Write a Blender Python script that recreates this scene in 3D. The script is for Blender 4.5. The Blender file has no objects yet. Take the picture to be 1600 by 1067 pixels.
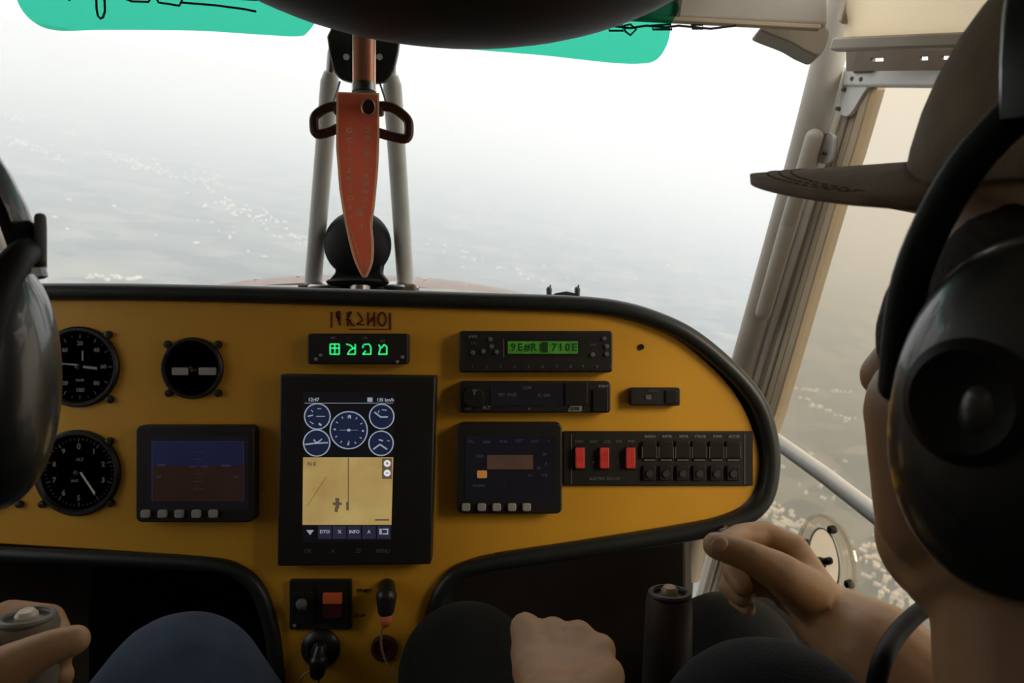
import bpy, bmesh, math, random
from mathutils import Vector, Matrix, noise
random.seed(7)
C = bpy.context.scene.collection
S = bpy.context.scene
F_PX, CZ = 1150.0, 0.77            # focal length in pixels of the 1600x1067 frame; eye height above the cabin floor

# ---------------------------------------------------------------- camera, sky, sun, exposure
cam_d = bpy.data.cameras.new('camera'); cam = bpy.data.objects.new('camera', cam_d); C.objects.link(cam)
cam.location = (0, 0, CZ); cam.rotation_euler = (math.pi/2, 0, 0)
cam_d.sensor_width = 36; cam_d.lens = 36*F_PX/1600; cam_d.clip_start = 0.01; cam_d.clip_end = 90000
cam_d.dof.use_dof = True; cam_d.dof.focus_distance = 0.66; cam_d.dof.aperture_fstop = 14
S.camera = cam
UP = Vector((0.188, -0.288, 0.939)).normalized()     # true vertical: the aircraft banks and the nose is low

w = bpy.data.worlds.new('sky'); S.world = w; w.use_nodes = True
nt = w.node_tree; nt.nodes.clear()
out = nt.nodes.new('ShaderNodeOutputWorld'); bg = nt.nodes.new('ShaderNodeBackground')
tc = nt.nodes.new('ShaderNodeTexCoord'); dot = nt.nodes.new('ShaderNodeVectorMath'); dot.operation = 'DOT_PRODUCT'
dot.inputs[1].default_value = UP
rmp = nt.nodes.new('ShaderNodeValToRGB')
rmp.color_ramp.elements[0].position = 0.0; rmp.color_ramp.elements[0].color = (0.84, 0.86, 0.88, 1)
rmp.color_ramp.elements[1].position = 0.16; rmp.color_ramp.elements[1].color = (1.0, 0.99, 0.97, 1)
nt.links.new(tc.outputs['Generated'], dot.inputs[0]); nt.links.new(dot.outputs['Value'], rmp.inputs[0])
nt.links.new(rmp.outputs[0], bg.inputs[0]); nt.links.new(bg.outputs[0], out.inputs[0])
bg.inputs[1].default_value = 1.45

sun_d = bpy.data.lights.new('sun', 'SUN'); sun = bpy.data.objects.new('sun', sun_d); C.objects.link(sun)
sun_d.energy = 2.6; sun_d.angle = math.radians(22); sun_d.color = (1.0, 0.97, 0.92)
sun.rotation_euler = Vector((0.70, -0.62, 0.36)).to_track_quat('Z', 'Y').to_euler()
sun.location = (3, -2, 4)

S.view_settings.view_transform = 'Standard'; S.view_settings.look = 'None'
S.view_settings.exposure = 0.0; S.view_settings.gamma = 1.0; S.view_settings.use_curve_mapping = False
S.cycles.max_bounces = 10; S.cycles.diffuse_bounces = 5; S.cycles.transparent_max_bounces = 16; S.cycles.volume_bounces = 4
S.cycles.sample_clamp_indirect = 6

# ---------------------------------------------------------------- helpers
def X(px, d): return (px-800)/F_PX*d
def Z(py, d): return CZ-(py-533.5)/F_PX*d
def at(px, py, d): return Vector((X(px, d), d, Z(py, d)))
def zc(x, y, z): return Vector((x, y, CZ+z))         # a point given by its height above the eye
def door_d(px): return 0.677/((px-800)/F_PX+0.204)   # depth where a pixel column meets the plane of the right door
def on_door(px, py, off=0.0): return at(px, py, door_d(px)+off)

def mat(name, col, rough=0.5, metal=0.0, emit=0.0, var=0.12, scale=40, bump=0.0, bscale=300, spec=0.5, coat=0.0, col2=None):
    m = bpy.data.materials.new(name); m.use_nodes = True
    n = m.node_tree; b = n.nodes['Principled BSDF']
    b.inputs['Roughness'].default_value = rough; b.inputs['Metallic'].default_value = metal
    b.inputs['Specular IOR Level'].default_value = spec; b.inputs['Coat Weight'].default_value = coat
    t = n.nodes.new('ShaderNodeTexCoord')
    nz = n.nodes.new('ShaderNodeTexNoise'); nz.inputs['Scale'].default_value = scale; nz.inputs['Detail'].default_value = 5
    n.links.new(t.outputs['Object'], nz.inputs['Vector'])
    r = n.nodes.new('ShaderNodeValToRGB')
    c2 = col2 or tuple(min(1, c*(1+var)) for c in col)
    c1 = col if col2 else tuple(c*(1-var) for c in col)
    r.color_ramp.elements[0].position = 0.3; r.color_ramp.elements[1].position = 0.7
    r.color_ramp.elements[0].color = (*c1, 1); r.color_ramp.elements[1].color = (*c2, 1)
    n.links.new(nz.outputs['Fac'], r.inputs[0]); n.links.new(r.outputs[0], b.inputs['Base Color'])
    if emit:
        n.links.new(r.outputs[0], b.inputs['Emission Color']); b.inputs['Emission Strength'].default_value = emit
    if bump:
        n2 = n.nodes.new('ShaderNodeTexNoise'); n2.inputs['Scale'].default_value = bscale; n2.inputs['Detail'].default_value = 3
        n.links.new(t.outputs['Object'], n2.inputs['Vector'])
        bp = n.nodes.new('ShaderNodeBump'); bp.inputs['Strength'].default_value = bump; bp.inputs['Distance'].default_value = 0.002
        n.links.new(n2.outputs['Fac'], bp.inputs['Height']); n.links.new(bp.outputs[0], b.inputs['Normal'])
    return m

def pane_mat(name, tint, gloss=0.05, film=0.0, film_col=(1, 1, 1)):
    m = bpy.data.materials.new(name); m.use_nodes = True
    n = m.node_tree; n.nodes.clear()
    o = n.nodes.new('ShaderNodeOutputMaterial'); tr = n.nodes.new('ShaderNodeBsdfTransparent'); tr.inputs[0].default_value = (*tint, 1)
    gl = n.nodes.new('ShaderNodeBsdfGlossy'); gl.inputs['Roughness'].default_value = 0.03
    df = n.nodes.new('ShaderNodeBsdfTranslucent'); df.inputs[0].default_value = (*film_col, 1)
    mx = n.nodes.new('ShaderNodeMixShader'); mx2 = n.nodes.new('ShaderNodeMixShader')
    nz = n.nodes.new('ShaderNodeTexNoise'); nz.inputs['Scale'].default_value = 3; tcn = n.nodes.new('ShaderNodeTexCoord')
    mul = n.nodes.new('ShaderNodeMath'); mul.operation = 'MULTIPLY'; mul.inputs[1].default_value = 2*film
    n.links.new(tcn.outputs['Object'], nz.inputs['Vector']); n.links.new(nz.outputs['Fac'], mul.inputs[0])
    n.links.new(mul.outputs[0], mx2.inputs[0]); mx.inputs[0].default_value = gloss
    n.links.new(tr.outputs[0], mx2.inputs[1]); n.links.new(df.outputs[0], mx2.inputs[2])
    n.links.new(mx2.outputs[0], mx.inputs[1]); n.links.new(gl.outputs[0], mx.inputs[2]); n.links.new(mx.outputs[0], o.inputs[0])
    return m

def translucent(m, col, fac):
    n = m.node_tree; o = n.nodes['Material Output']; b = n.nodes['Principled BSDF']
    tl = n.nodes.new('ShaderNodeBsdfTranslucent'); tl.inputs[0].default_value = (*col, 1); mx = n.nodes.new('ShaderNodeMixShader'); mx.inputs[0].default_value = fac
    n.links.new(b.outputs[0], mx.inputs[1]); n.links.new(tl.outputs[0], mx.inputs[2]); n.links.new(mx.outputs[0], o.inputs[0]); return m
LOC = {}
def wl(o): return LOC.get(o.name, Vector((0, 0, 0))) if o else Vector((0, 0, 0))

def basis(ax):
    ax = Vector(ax).normalized(); h = Vector((0, 0, 1)) if abs(ax.z) < 0.9 else Vector((1, 0, 0))
    u = ax.cross(h).normalized(); return u, ax.cross(u).normalized(), ax

class MB:
    def __init__(s): s.v = []; s.f = []
    def add(s, vs, fs):
        k = len(s.v); s.v += [Vector(p) for p in vs]; s.f += [tuple(i+k for i in f) for f in fs]; return s
    def box(s, c, size, R=None):
        c = Vector(c); vs = []
        for x in (-.5, .5):
            for y in (-.5, .5):
                for z in (-.5, .5):
                    p = Vector((x*size[0], y*size[1], z*size[2])); vs.append(c+(R @ p if R else p))
        return s.add(vs, [(0, 1, 3, 2), (4, 6, 7, 5), (0, 4, 5, 1), (2, 3, 7, 6), (0, 2, 6, 4), (1, 5, 7, 3)])
    def bar(s, a, b, wd, th, nrm):                    # rectangular bar from a to b; th along nrm
        a, b = Vector(a), Vector(b); ax = (b-a).normalized(); n_ = Vector(nrm); n_ = (n_-ax*n_.dot(ax)).normalized(); u = ax.cross(n_)
        R = Matrix((u, ax, n_)).transposed()
        return s.box((a+b)/2, (wd, (b-a).length, th), R)
    def prism(s, poly, y0, y1):                       # poly of (x,z) extruded from y0 to y1
        n_ = len(poly)
        vs = [(x, y0, z) for x, z in poly]+[(x, y1, z) for x, z in poly]
        return s.add(vs, [tuple(range(n_)), tuple(range(2*n_-1, n_-1, -1))]+[(i, (i+1) % n_, n_+(i+1) % n_, n_+i) for i in range(n_)])
    def ppx(s, poly, d0, d1, dp=None):                # pixel outline at depth d0, extruded to d1
        dp = dp or d0
        return s.prism([(X(a, dp), Z(b, dp)) for a, b in poly], d0, d1)
    def rect(s, x0, y0, x1, y1, d0, d1, r=0):
        return s.ppx(rrect(x0, y0, x1, y1, r), d0, d1)
    def plate(s, pts, th, nrm):                       # polygon of 3D points given a thickness along nrm
        n_ = len(pts); o = Vector(nrm).normalized()*th; pts = [Vector(p) for p in pts]
        return s.add(pts+[p+o for p in pts], [tuple(range(n_)), tuple(range(2*n_-1, n_-1, -1))]+[(i, (i+1) % n_, n_+(i+1) % n_, n_+i) for i in range(n_)])
    def tube(s, pts, r, seg=12, closed=False, cap=True):
        pts = [Vector(p) for p in pts]; n_ = len(pts); rs = r if isinstance(r, (list, tuple)) else [r]*n_
        vs = []; fs = []; pu = None
        for i, p in enumerate(pts):
            a = pts[(i-1) % n_] if (closed or i > 0) else p; b = pts[(i+1) % n_] if (closed or i < n_-1) else p
            t = (b-a).normalized()
            if pu is None: u = basis(t)[0]
            else:
                u = pu-t*pu.dot(t); u = u.normalized() if u.length > 1e-6 else basis(t)[0]
            v_ = t.cross(u); pu = u
            for k in range(seg):
                an = 2*math.pi*k/seg; vs.append(p+(u*math.cos(an)+v_*math.sin(an))*rs[i])
        for i in range(n_ if closed else n_-1):
            j = (i+1) % n_
            for k in range(seg):
                k2 = (k+1) % seg; fs.append((i*seg+k, i*seg+k2, j*seg+k2, j*seg+k))
        if cap and not closed: fs += [tuple(range(seg-1, -1, -1)), tuple(range((n_-1)*seg, n_*seg))]
        return s.add(vs, fs)
    def lathe(s, prof, o, ax, seg=32):                # prof: (radius, distance along ax)
        u, v_, a = basis(ax); o = Vector(o); vs = []; fs = []; n_ = len(prof)
        for r, t in prof:
            for k in range(seg):
                an = 2*math.pi*k/seg; vs.append(o+a*t+(u*math.cos(an)+v_*math.sin(an))*max(r, 1e-5))
        for i in range(n_-1):
            for k in range(seg):
                k2 = (k+1) % seg; fs.append((i*seg+k, i*seg+k2, (i+1)*seg+k2, (i+1)*seg+k))
        fs += [tuple(range(seg-1, -1, -1)), tuple(range((n_-1)*seg, n_*seg))]
        return s.add(vs, fs)
    def cyl(s, a, b, r, seg=24, r2=None):
        a, b = Vector(a), Vector(b)
        return s.lathe([(r, 0), (r if r2 is None else r2, (b-a).length)], a, b-a, seg)
    def ell(s, c, rad, R=None, seg=28, rings=18, pw=1.0):
        c = Vector(c); vs = []; fs = []
        sg = lambda q, e: math.copysign(abs(q)**e, q)
        for i in range(rings+1):
            th = math.pi*i/rings
            for k in range(seg):
                ph = 2*math.pi*k/seg
                st = sg(math.sin(th), pw)
                p = Vector((rad[0]*st*sg(math.cos(ph), pw), rad[1]*st*sg(math.sin(ph), pw), rad[2]*sg(math.cos(th), pw)))
                if i in (0, rings): p.x += 1e-5*math.cos(ph); p.y += 1e-5*math.sin(ph)
                vs.append(c+(R @ p if R else p))
        for i in range(rings):
            for k in range(seg):
                k2 = (k+1) % seg; fs.append((i*seg+k, (i+1)*seg+k, (i+1)*seg+k2, i*seg+k2))
        fs += [tuple(range(seg)), tuple(range((rings+1)*seg-1, rings*seg-1, -1))]
        return s.add(vs, fs)
    def cap(s, a, b, ra, rb=None, seg=16):            # tapered capsule
        rb = ra if rb is None else rb; a, b = Vector(a), Vector(b); L = (b-a).length
        if L < 1e-5: return s.ell(a, (ra, ra, ra), None, seg, 10)
        pr = [(ra*math.sin(t), -ra*math.cos(t)) for t in [math.pi/2*i/5 for i in range(6)]]
        pr += [(rb*math.cos(t), L+rb*math.sin(t)) for t in [math.pi/2*i/5 for i in range(6)]]
        return s.lathe(pr, a, b-a, seg)
    def chain(s, pts, rs, seg=16):
        for i in range(len(pts)-1): s.cap(pts[i], pts[i+1], rs[i], rs[i+1], seg)
        return s
    def build(s, name, m, parent=None, bevel=0, smooth=35, origin=None, segs=2):
        L = wl(parent) if parent else (Vector(origin) if origin is not None else Vector((0, 0, 0)))
        if parent is None and origin is None and s.v:
            lo = [min(p[i] for p in s.v) for i in range(3)]; hi = [max(p[i] for p in s.v) for i in range(3)]
            L = Vector(((lo[0]+hi[0])/2, (lo[1]+hi[1])/2, lo[2]))
        me = bpy.data.meshes.new(name); me.from_pydata([p-L for p in s.v], [], s.f)
        b = bmesh.new(); b.from_mesh(me); bmesh.ops.recalc_face_normals(b, faces=b.faces); b.to_mesh(me); b.free()
        me.materials.append(m)
        if smooth:
            me.shade_smooth(); me.set_sharp_from_angle(angle=math.radians(smooth))
        o = bpy.data.objects.new(name, me); C.objects.link(o)
        if parent: o.parent = parent
        else: o.location = L
        LOC[o.name] = L
        if bevel:
            md = o.modifiers.new('bevel', 'BEVEL'); md.width = bevel; md.segments = segs; md.limit_method = 'ANGLE'; md.angle_limit = math.radians(40)
        return o
    def skin(s, name, m, parent=None, voxel=0.004, it=6, fac=0.5):   # one continuous surface
        o = s.build(name, m, parent, smooth=0)
        r = o.modifiers.new('r', 'REMESH'); r.mode = 'VOXEL'; r.voxel_size = voxel; r.use_smooth_shade = True
        q = o.modifiers.new('s', 'SMOOTH'); q.factor = fac; q.iterations = it
        dg = bpy.context.evaluated_depsgraph_get(); dg.update()
        me = bpy.data.meshes.new_from_object(o.evaluated_get(dg)); o.modifiers.clear()
        old = o.data; o.data = me; bpy.data.meshes.remove(old); me.name = name; me.shade_smooth()
        if not me.materials: me.materials.append(m)
        return o

def rrect(x0, y0, x1, y1, r=0, n=4):
    if r <= 0: return [(x0, y1), (x1, y1), (x1, y0), (x0, y0)]
    out_ = []
    for cx, cy, a0 in ((x1-r, y1-r, 0), (x0+r, y1-r, 90), (x0+r, y0+r, 180), (x1-r, y0+r, 270)):
        for i in range(n+1):
            a = math.radians(a0+90*i/n); out_.append((cx+r*math.cos(a), cy+r*math.sin(a)))
    return out_

def smooth_pts(pts, n=8, closed=False):               # Catmull-Rom
    P = [Vector(p) for p in pts]; m = len(P); res = []
    for i in range(m if closed else m-1):
        p0 = P[(i-1) % m] if closed or i > 0 else P[i]; p1 = P[i]; p2 = P[(i+1) % m]; p3 = P[(i+2) % m] if closed or i < m-2 else p2
        for k in range(n):
            t = k/n; res.append(0.5*((2*p1)+(p2-p0)*t+(2*p0-5*p1+4*p2-p3)*t*t+(3*p1-p0-3*p2+p3)*t**3))
    if not closed: res.append(P[-1])
    return res
def spx(pts, n=6, closed=False): return [(p.x, p.y) for p in smooth_pts([(a, b, 0) for a, b in pts], n, closed)]

def tag(o, label=None, cat=None, group=None, kind=None):
    if label: o['label'] = label
    if cat: o['category'] = cat
    if group: o['group'] = group
    if kind: o['kind'] = kind
    return o
def thing(name, loc, label, cat, group=None):
    o = bpy.data.objects.new(name, None); o.empty_display_size = 0.02; C.objects.link(o); o.location = loc; LOC[o.name] = Vector(loc)
    return tag(o, label, cat, group)
def struct(o): o['kind'] = 'structure'; return o
def dup_child(o, off):                                # a copy of a part (mesh shared), shifted
    c = o.copy(); C.objects.link(c); c.parent = o.parent; c.location = Vector(o.location)+Vector(off); LOC[c.name] = wl(o); return c

def text_mesh(txt, size, ext=0.0003):
    cu = bpy.data.curves.new('t', 'FONT'); cu.body = txt; cu.size = size; cu.extrude = ext; cu.offset = size*0.022; cu.align_x = 'CENTER'; cu.align_y = 'CENTER'; cu.resolution_u = 2
    o = bpy.data.objects.new('t', cu); C.objects.link(o)
    dg = bpy.context.evaluated_depsgraph_get(); me = bpy.data.meshes.new_from_object(o.evaluated_get(dg))
    vs = [v.co.copy() for v in me.vertices]; fs = [tuple(p.vertices) for p in me.polygons]
    bpy.data.objects.remove(o); bpy.data.curves.remove(cu); bpy.data.meshes.remove(me)
    return vs, fs
def put_text(mb, txt, px, py, hpx, d, rot=0, sx=1.0, mirror=False):   # upright print facing the cabin, hpx = capital height in pixels
    vs, fs = text_mesh(txt, hpx*d/F_PX/0.70)
    c, s_ = math.cos(math.radians(rot)), math.sin(math.radians(rot)); o = at(px, py, d); r = []
    for v in vs:
        x = v.x*sx*(-1 if mirror else 1); y = v.y
        r.append(o+Vector((x*c-y*s_, -v.z, x*s_+y*c)))
    mb.add(r, fs); return mb

# ---------------------------------------------------------------- materials
M = dict(
    yellow=mat('yellow_panel_paint', (0.76, 0.385, 0.03), 0.42, var=0.06, scale=6, bump=0.05, bscale=900),
    black=mat('matt_black_plastic', (0.012, 0.011, 0.011), 0.5, bump=0.05),
    black2=mat('satin_black_plastic', (0.016, 0.015, 0.014), 0.35),
    rubber=mat('black_rubber_trim', (0.015, 0.019, 0.0175), 0.42, bump=0.08, bscale=500),
    dial=mat('dial_black', (0.01, 0.009, 0.009), 0.6),
    print=mat('pale_print', (0.26, 0.25, 0.235), 0.6),
    dimprint=mat('dim_print', (0.12, 0.12, 0.115), 0.6),
    white=mat('white_paint', (0.72, 0.72, 0.69), 0.4, var=0.04),
    tubew=mat('grey_white_tube', (0.70, 0.68, 0.64), 0.35, var=0.05),
    beige=mat('beige_grey_paint', (0.40, 0.35, 0.285), 0.45, var=0.06, scale=12),
    tan=mat('tan_paint', (0.44, 0.35, 0.23), 0.5, var=0.08, scale=12),
    cream=mat('cream_liner', (0.66, 0.56, 0.42), 0.7, var=0.05, scale=10, bump=0.05),
    brown=mat('brown_header', (0.13, 0.095, 0.065), 0.6),
    grey=mat('grey_button', (0.36, 0.34, 0.33), 0.5),
    metal=mat('bare_metal', (0.45, 0.44, 0.42), 0.3, 1.0),
    copper=mat('copper_red_metal', (0.92, 0.38, 0.24), 0.32, 0.5, var=0.12, scale=30, bump=0.04),
    copper_edge=mat('pale_copper_edge', (0.85, 0.58, 0.42), 0.3, 0.6),
    engr=mat('pale_gold_engraving', (1.0, 0.86, 0.62), 0.5, 0.0),
    redbrown=mat('dark_red_brown_plastic', (0.085, 0.03, 0.022), 0.4),
    navy=mat('blue_black_vinyl', (0.010, 0.012, 0.017), 0.55, bump=0.05, bscale=500),
    firewall=mat('dark_footwell', (0.009, 0.007, 0.006), 0.95, spec=0.1),
    red=mat('red_lit_rocker', (0.45, 0.035, 0.025), 0.35, emit=0.22, var=0.25, scale=90),
    orange=mat('orange_rocker', (0.60, 0.12, 0.03), 0.35, emit=0.03),
    darkred=mat('dark_red_rocker', (0.07, 0.012, 0.012), 0.4),
    seg=mat('green_segment', (0.03, 0.75, 0.22), 0.4, emit=0.75),
    lcd=mat('green_lcd', (0.045, 0.19, 0.02), 0.4, emit=0.35, var=0.25, scale=120),
    lcdchar=mat('lcd_character', (0.012, 0.06, 0.008), 0.5),
    scr_dark=mat('screen_dark', (0.006, 0.006, 0.009), 0.3, emit=0.5),
    scr_blue=mat('screen_sky_blue', (0.010, 0.013, 0.045), 0.3, emit=0.5),
    scr_brown=mat('screen_earth_brown', (0.022, 0.011, 0.008), 0.3, emit=0.5),
    scr_line=mat('screen_line', (0.36, 0.42, 0.52), 0.3, emit=0.55),
    scr_white=mat('screen_white', (0.75, 0.78, 0.85), 0.3, emit=0.8),
    scr_map=mat('screen_map_tan', (0.60, 0.45, 0.17), 0.4, emit=0.52, var=0.22, scale=22, col2=(0.47, 0.30, 0.10)),
    scr_mapline=mat('screen_map_line', (0.16, 0.11, 0.07), 0.4, emit=0.5),
    scr_gauge=mat('screen_gauge_blue', (0.012, 0.018, 0.05), 0.3, emit=0.6),
    scr_violet=mat('screen_violet', (0.028, 0.026, 0.05), 0.3, emit=0.6),
    scr_orange=mat('screen_orange', (0.36, 0.15, 0.04), 0.3, emit=0.6),
    scr_copper=mat('screen_copper', (0.055, 0.03, 0.02), 0.3, emit=0.6),
    sticker=mat('dark_red_ink', (0.10, 0.012, 0.012), 0.6),
    skin_l=mat('skin_warm', (0.36, 0.20, 0.10), 0.5, var=0.1, scale=25, bump=0.12, bscale=260, col2=(0.44, 0.26, 0.13)),
    nail=mat('finger_nail', (0.55, 0.34, 0.24), 0.3),
    cap=mat('olive_brown_canvas', (0.26, 0.195, 0.125), 0.85, var=0.15, scale=60, bump=0.35, bscale=700),
    capdk=mat('cap_thread', (0.045, 0.032, 0.02), 0.9),
    hair=mat('dark_brown_hair', (0.03, 0.02, 0.014), 0.8, bump=0.6, bscale=250),
    tee=mat('black_cotton', (0.012, 0.014, 0.017), 0.9, bump=0.3, bscale=600, spec=0.12),
    blacktr=mat('black_trousers_cloth', (0.012, 0.013, 0.012), 0.9, bump=0.3, bscale=600, spec=0.12),
    jeans=mat('blue_denim', (0.032, 0.055, 0.10), 0.9, var=0.25, scale=30, bump=0.35, bscale=700),
    hs=mat('headset_black_gloss', (0.018, 0.022, 0.021), 0.36, spec=0.8, coat=0.5),
    hs2=mat('headset_matt_black', (0.009, 0.009, 0.009), 0.6, spec=0.25),
    hstext=mat('grey_logo_print', (0.05, 0.05, 0.05), 0.5),
    leather=mat('headset_cushion', (0.014, 0.012, 0.011), 0.6),
    grip=mat('dark_grip_rubber', (0.035, 0.030, 0.027), 0.5, bump=0.1),
    gripg=mat('worn_grey_grip', (0.17, 0.15, 0.125), 0.45, bump=0.1),
    ivory=mat('ivory_button', (0.62, 0.55, 0.42), 0.35),
    beigebtn=mat('tan_button', (0.34, 0.25, 0.15), 0.4),
    seat=mat('dark_seat_cloth', (0.03, 0.03, 0.033), 0.95, bump=0.3),
    wire=mat('dark_wire', (0.02, 0.016, 0.014), 0.5),
    orangewire=mat('orange_plug', (0.75, 0.20, 0.08), 0.45),
    pinkwire=mat('pale_copper_cable', (0.42, 0.24, 0.17), 0.5),
    cowl=mat('cowl_brown', (0.17, 0.105, 0.07), 0.4, var=0.25, scale=14),
    cowlw=mat('cowl_white', (0.62, 0.62, 0.58), 0.4),
    house=mat('house_render', (0.62, 0.575, 0.51), 0.85, var=0.3, scale=0.02),
    glass=pane_mat('clear_windscreen', (0.97, 0.98, 0.98), 0.03, 0.02),
    glassw=pane_mat('warm_tinted_pane', (0.80, 0.75, 0.67), 0.02, 0.02, (1, 0.9, 0.78)),
    vent=pane_mat('thick_clear_acrylic', (0.86, 0.84, 0.80), 0.08, 0.12, (1, 0.95, 0.9)),
    ventin=pane_mat('bright_frosted_acrylic', (0.95, 0.95, 0.93), 0.04, 0.9, (1, 0.98, 0.96)),
    teal=pane_mat('teal_tinted_acrylic', (0.21, 0.70, 0.565), 0.02, 0.02, (0.06, 0.75, 0.52)),
)

for k_ in ('tee', 'blacktr', 'jeans'):
    q_ = M[k_].node_tree.nodes['Principled BSDF']; q_.inputs['Sheen Weight'].default_value = 0.05; q_.inputs['Sheen Roughness'].default_value = 0.4
M['tagred'] = translucent(mat('copper_red_translucent_plastic', (0.80, 0.25, 0.13), 0.38, 0.1, var=0.1, scale=30), (1.0, 0.45, 0.33), 0.5)
M['taglight'] = translucent(mat('pale_engraved_plastic', (0.95, 0.72, 0.5), 0.4), (1.0, 0.85, 0.65), 0.6)
M['liner'] = translucent(mat('cream_translucent_fabric', (0.66, 0.56, 0.42), 0.8, var=0.05, scale=10), (0.97, 0.90, 0.76), 0.6)
M['daylight_strip'] = translucent(mat('white_daylight_strip', (0.8, 0.8, 0.77), 0.5), (0.95, 0.93, 0.88), 0.7)  # added translucency: outside daylight brightens this strip like a gap at the pillar
# ---------------------------------------------------------------- the ground far below, houses, haze
H = 700.0
gu, gv, gn = basis(UP); G0 = Vector((0, 0, CZ))-UP*H
def ground_hit(px, py):
    d = at(px, py, 1.0)-Vector((0, 0, CZ)); k = -H/d.dot(UP); return Vector((0, 0, CZ))+d*k
def ground_material():
    m = bpy.data.materials.new('hazy_farmland'); m.use_nodes = True; n = m.node_tree; b = n.nodes['Principled BSDF']
    b.inputs['Roughness'].default_value = 0.95; b.inputs['Specular IOR Level'].default_value = 0.1
    t = n.nodes.new('ShaderNodeTexCoord'); mp = n.nodes.new('ShaderNodeMapping'); mp.inputs['Rotation'].default_value = (0, 0, 0.5); mp.inputs['Scale'].default_value = (1, 1.7, 1)
    n.links.new(t.outputs['Object'], mp.inputs[0])
    v = n.nodes.new('ShaderNodeTexVoronoi'); v.inputs['Scale'].default_value = 0.0055; v.distance = 'MANHATTAN'
    n.links.new(mp.outputs[0], v.inputs['Vector'])
    sp = n.nodes.new('ShaderNodeSeparateColor'); n.links.new(v.outputs['Color'], sp.inputs[0])
    r = n.nodes.new('ShaderNodeValToRGB'); r.color_ramp.interpolation = 'LINEAR'
    r.color_ramp.elements.new(0.5)
    for e, (p, c) in zip([r.color_ramp.elements[i] for i in (0, 2, 1)],
                         ((0.1, (0.032, 0.042, 0.028, 1)), (0.95, (0.17, 0.16, 0.12, 1)), (0.5, (0.085, 0.090, 0.060, 1)))):
        e.position = p; e.color = c
    n.links.new(sp.outputs[0], r.inputs[0])
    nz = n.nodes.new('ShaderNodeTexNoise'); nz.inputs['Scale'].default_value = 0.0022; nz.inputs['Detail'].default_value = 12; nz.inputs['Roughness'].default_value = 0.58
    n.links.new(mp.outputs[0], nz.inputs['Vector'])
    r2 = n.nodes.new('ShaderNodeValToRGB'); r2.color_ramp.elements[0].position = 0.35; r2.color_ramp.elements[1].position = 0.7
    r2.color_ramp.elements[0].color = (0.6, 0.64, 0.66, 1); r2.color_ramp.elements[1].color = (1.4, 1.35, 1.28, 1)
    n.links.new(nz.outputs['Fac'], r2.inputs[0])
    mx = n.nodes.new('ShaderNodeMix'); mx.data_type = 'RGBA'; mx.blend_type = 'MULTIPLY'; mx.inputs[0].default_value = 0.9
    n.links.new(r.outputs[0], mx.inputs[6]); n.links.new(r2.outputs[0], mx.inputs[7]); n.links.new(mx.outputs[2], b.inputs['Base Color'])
    return m
g = MB(); R_ = 40000
g.add([G0+gu*a*R_+gv*b_*R_ for a, b_ in ((-1, -1), (1, -1), (1, 1), (-1, 1))], [(0, 1, 2, 3)])
me = bpy.data.meshes.new('ground'); me.from_pydata([(-R_, -R_, 0), (R_, -R_, 0), (R_, R_, 0), (-R_, R_, 0)], [], [(0, 1, 2, 3)])
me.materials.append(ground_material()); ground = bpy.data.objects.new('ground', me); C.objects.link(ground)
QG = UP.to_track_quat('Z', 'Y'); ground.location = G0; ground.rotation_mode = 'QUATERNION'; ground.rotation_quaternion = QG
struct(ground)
def houses(name, label, lines):
    mb = MB(); MG = QG.to_matrix()
    for x0, y0, x1, y1, n_, sp in lines:
        for i in range(n_):
            t = random.random(); px = x0+(x1-x0)*t+random.gauss(0, sp); py = y0+(y1-y0)*t+random.gauss(0, sp*0.35)
            p = ground_hit(px, py); k_ = random.choice((.55, .7, .7, 1.0)); a, b_, h = k_*random.uniform(8, 24), k_*random.uniform(7, 14), random.uniform(3, 6)
            R = MG @ Matrix.Rotation(random.choice((0.4, 0.45, 1.97))+random.gauss(0, .1), 3, 'Z')
            pts = []
            for xx, yy, zz in ((-1, -1, 0), (1, -1, 0), (1, 1, 0), (-1, 1, 0), (-1, -1, 1), (1, -1, 1), (1, 1, 1), (-1, 1, 1), (-1, 0, 1.5), (1, 0, 1.5)):
                pts.append(p+R @ Vector((xx*a/2, yy*b_/2, zz*h)))
            mb.add(pts, [(0, 1, 5, 4), (2, 3, 7, 6), (1, 2, 6, 9, 5), (3, 0, 4, 8, 7), (4, 5, 9, 8), (6, 7, 8, 9)])
    o = mb.build(name, M['house'], smooth=0); tag(o, label, 'houses', kind='stuff'); return o
houses('village_houses', 'pale far away village houses scattered on hazy ground below the windscreen',
       [(0, 165, 150, 195, 70, 16), (10, 215, 95, 250, 46, 8), (140, 235, 250, 265, 36, 12), (190, 248, 340, 292, 70, 14), (330, 312, 440, 350, 56, 13),
        (0, 180, 40, 190, 22, 8), (130, 433, 210, 437, 26, 5), (740, 318, 770, 330, 10, 8), (100, 205, 125, 212, 12, 6), (430, 360, 560, 400, 34, 14), (650, 380, 900, 440, 26, 22),
        (60, 260, 470, 420, 18, 60), (850, 360, 1150, 450, 14, 30)])
houses('town_houses', 'pale town houses scattered on grey ground below the door window',
       [(1225, 605, 1275, 612, 14, 3), (1250, 622, 1330, 660, 22, 5), (1185, 795, 1270, 832, 46, 14), (1340, 850, 1430, 925, 80, 20), (1380, 925, 1440, 960, 34, 14), (1345, 950, 1375, 965, 8, 8), (1300, 610, 1330, 615, 8, 5), (1220, 700, 1400, 900, 20, 50)])
hz = bpy.data.materials.new('thin_white_haze'); hz.use_nodes = True; n = hz.node_tree; n.nodes.clear()
o_ = n.nodes.new('ShaderNodeOutputMaterial'); vs_ = n.nodes.new('ShaderNodeVolumeScatter')
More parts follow.
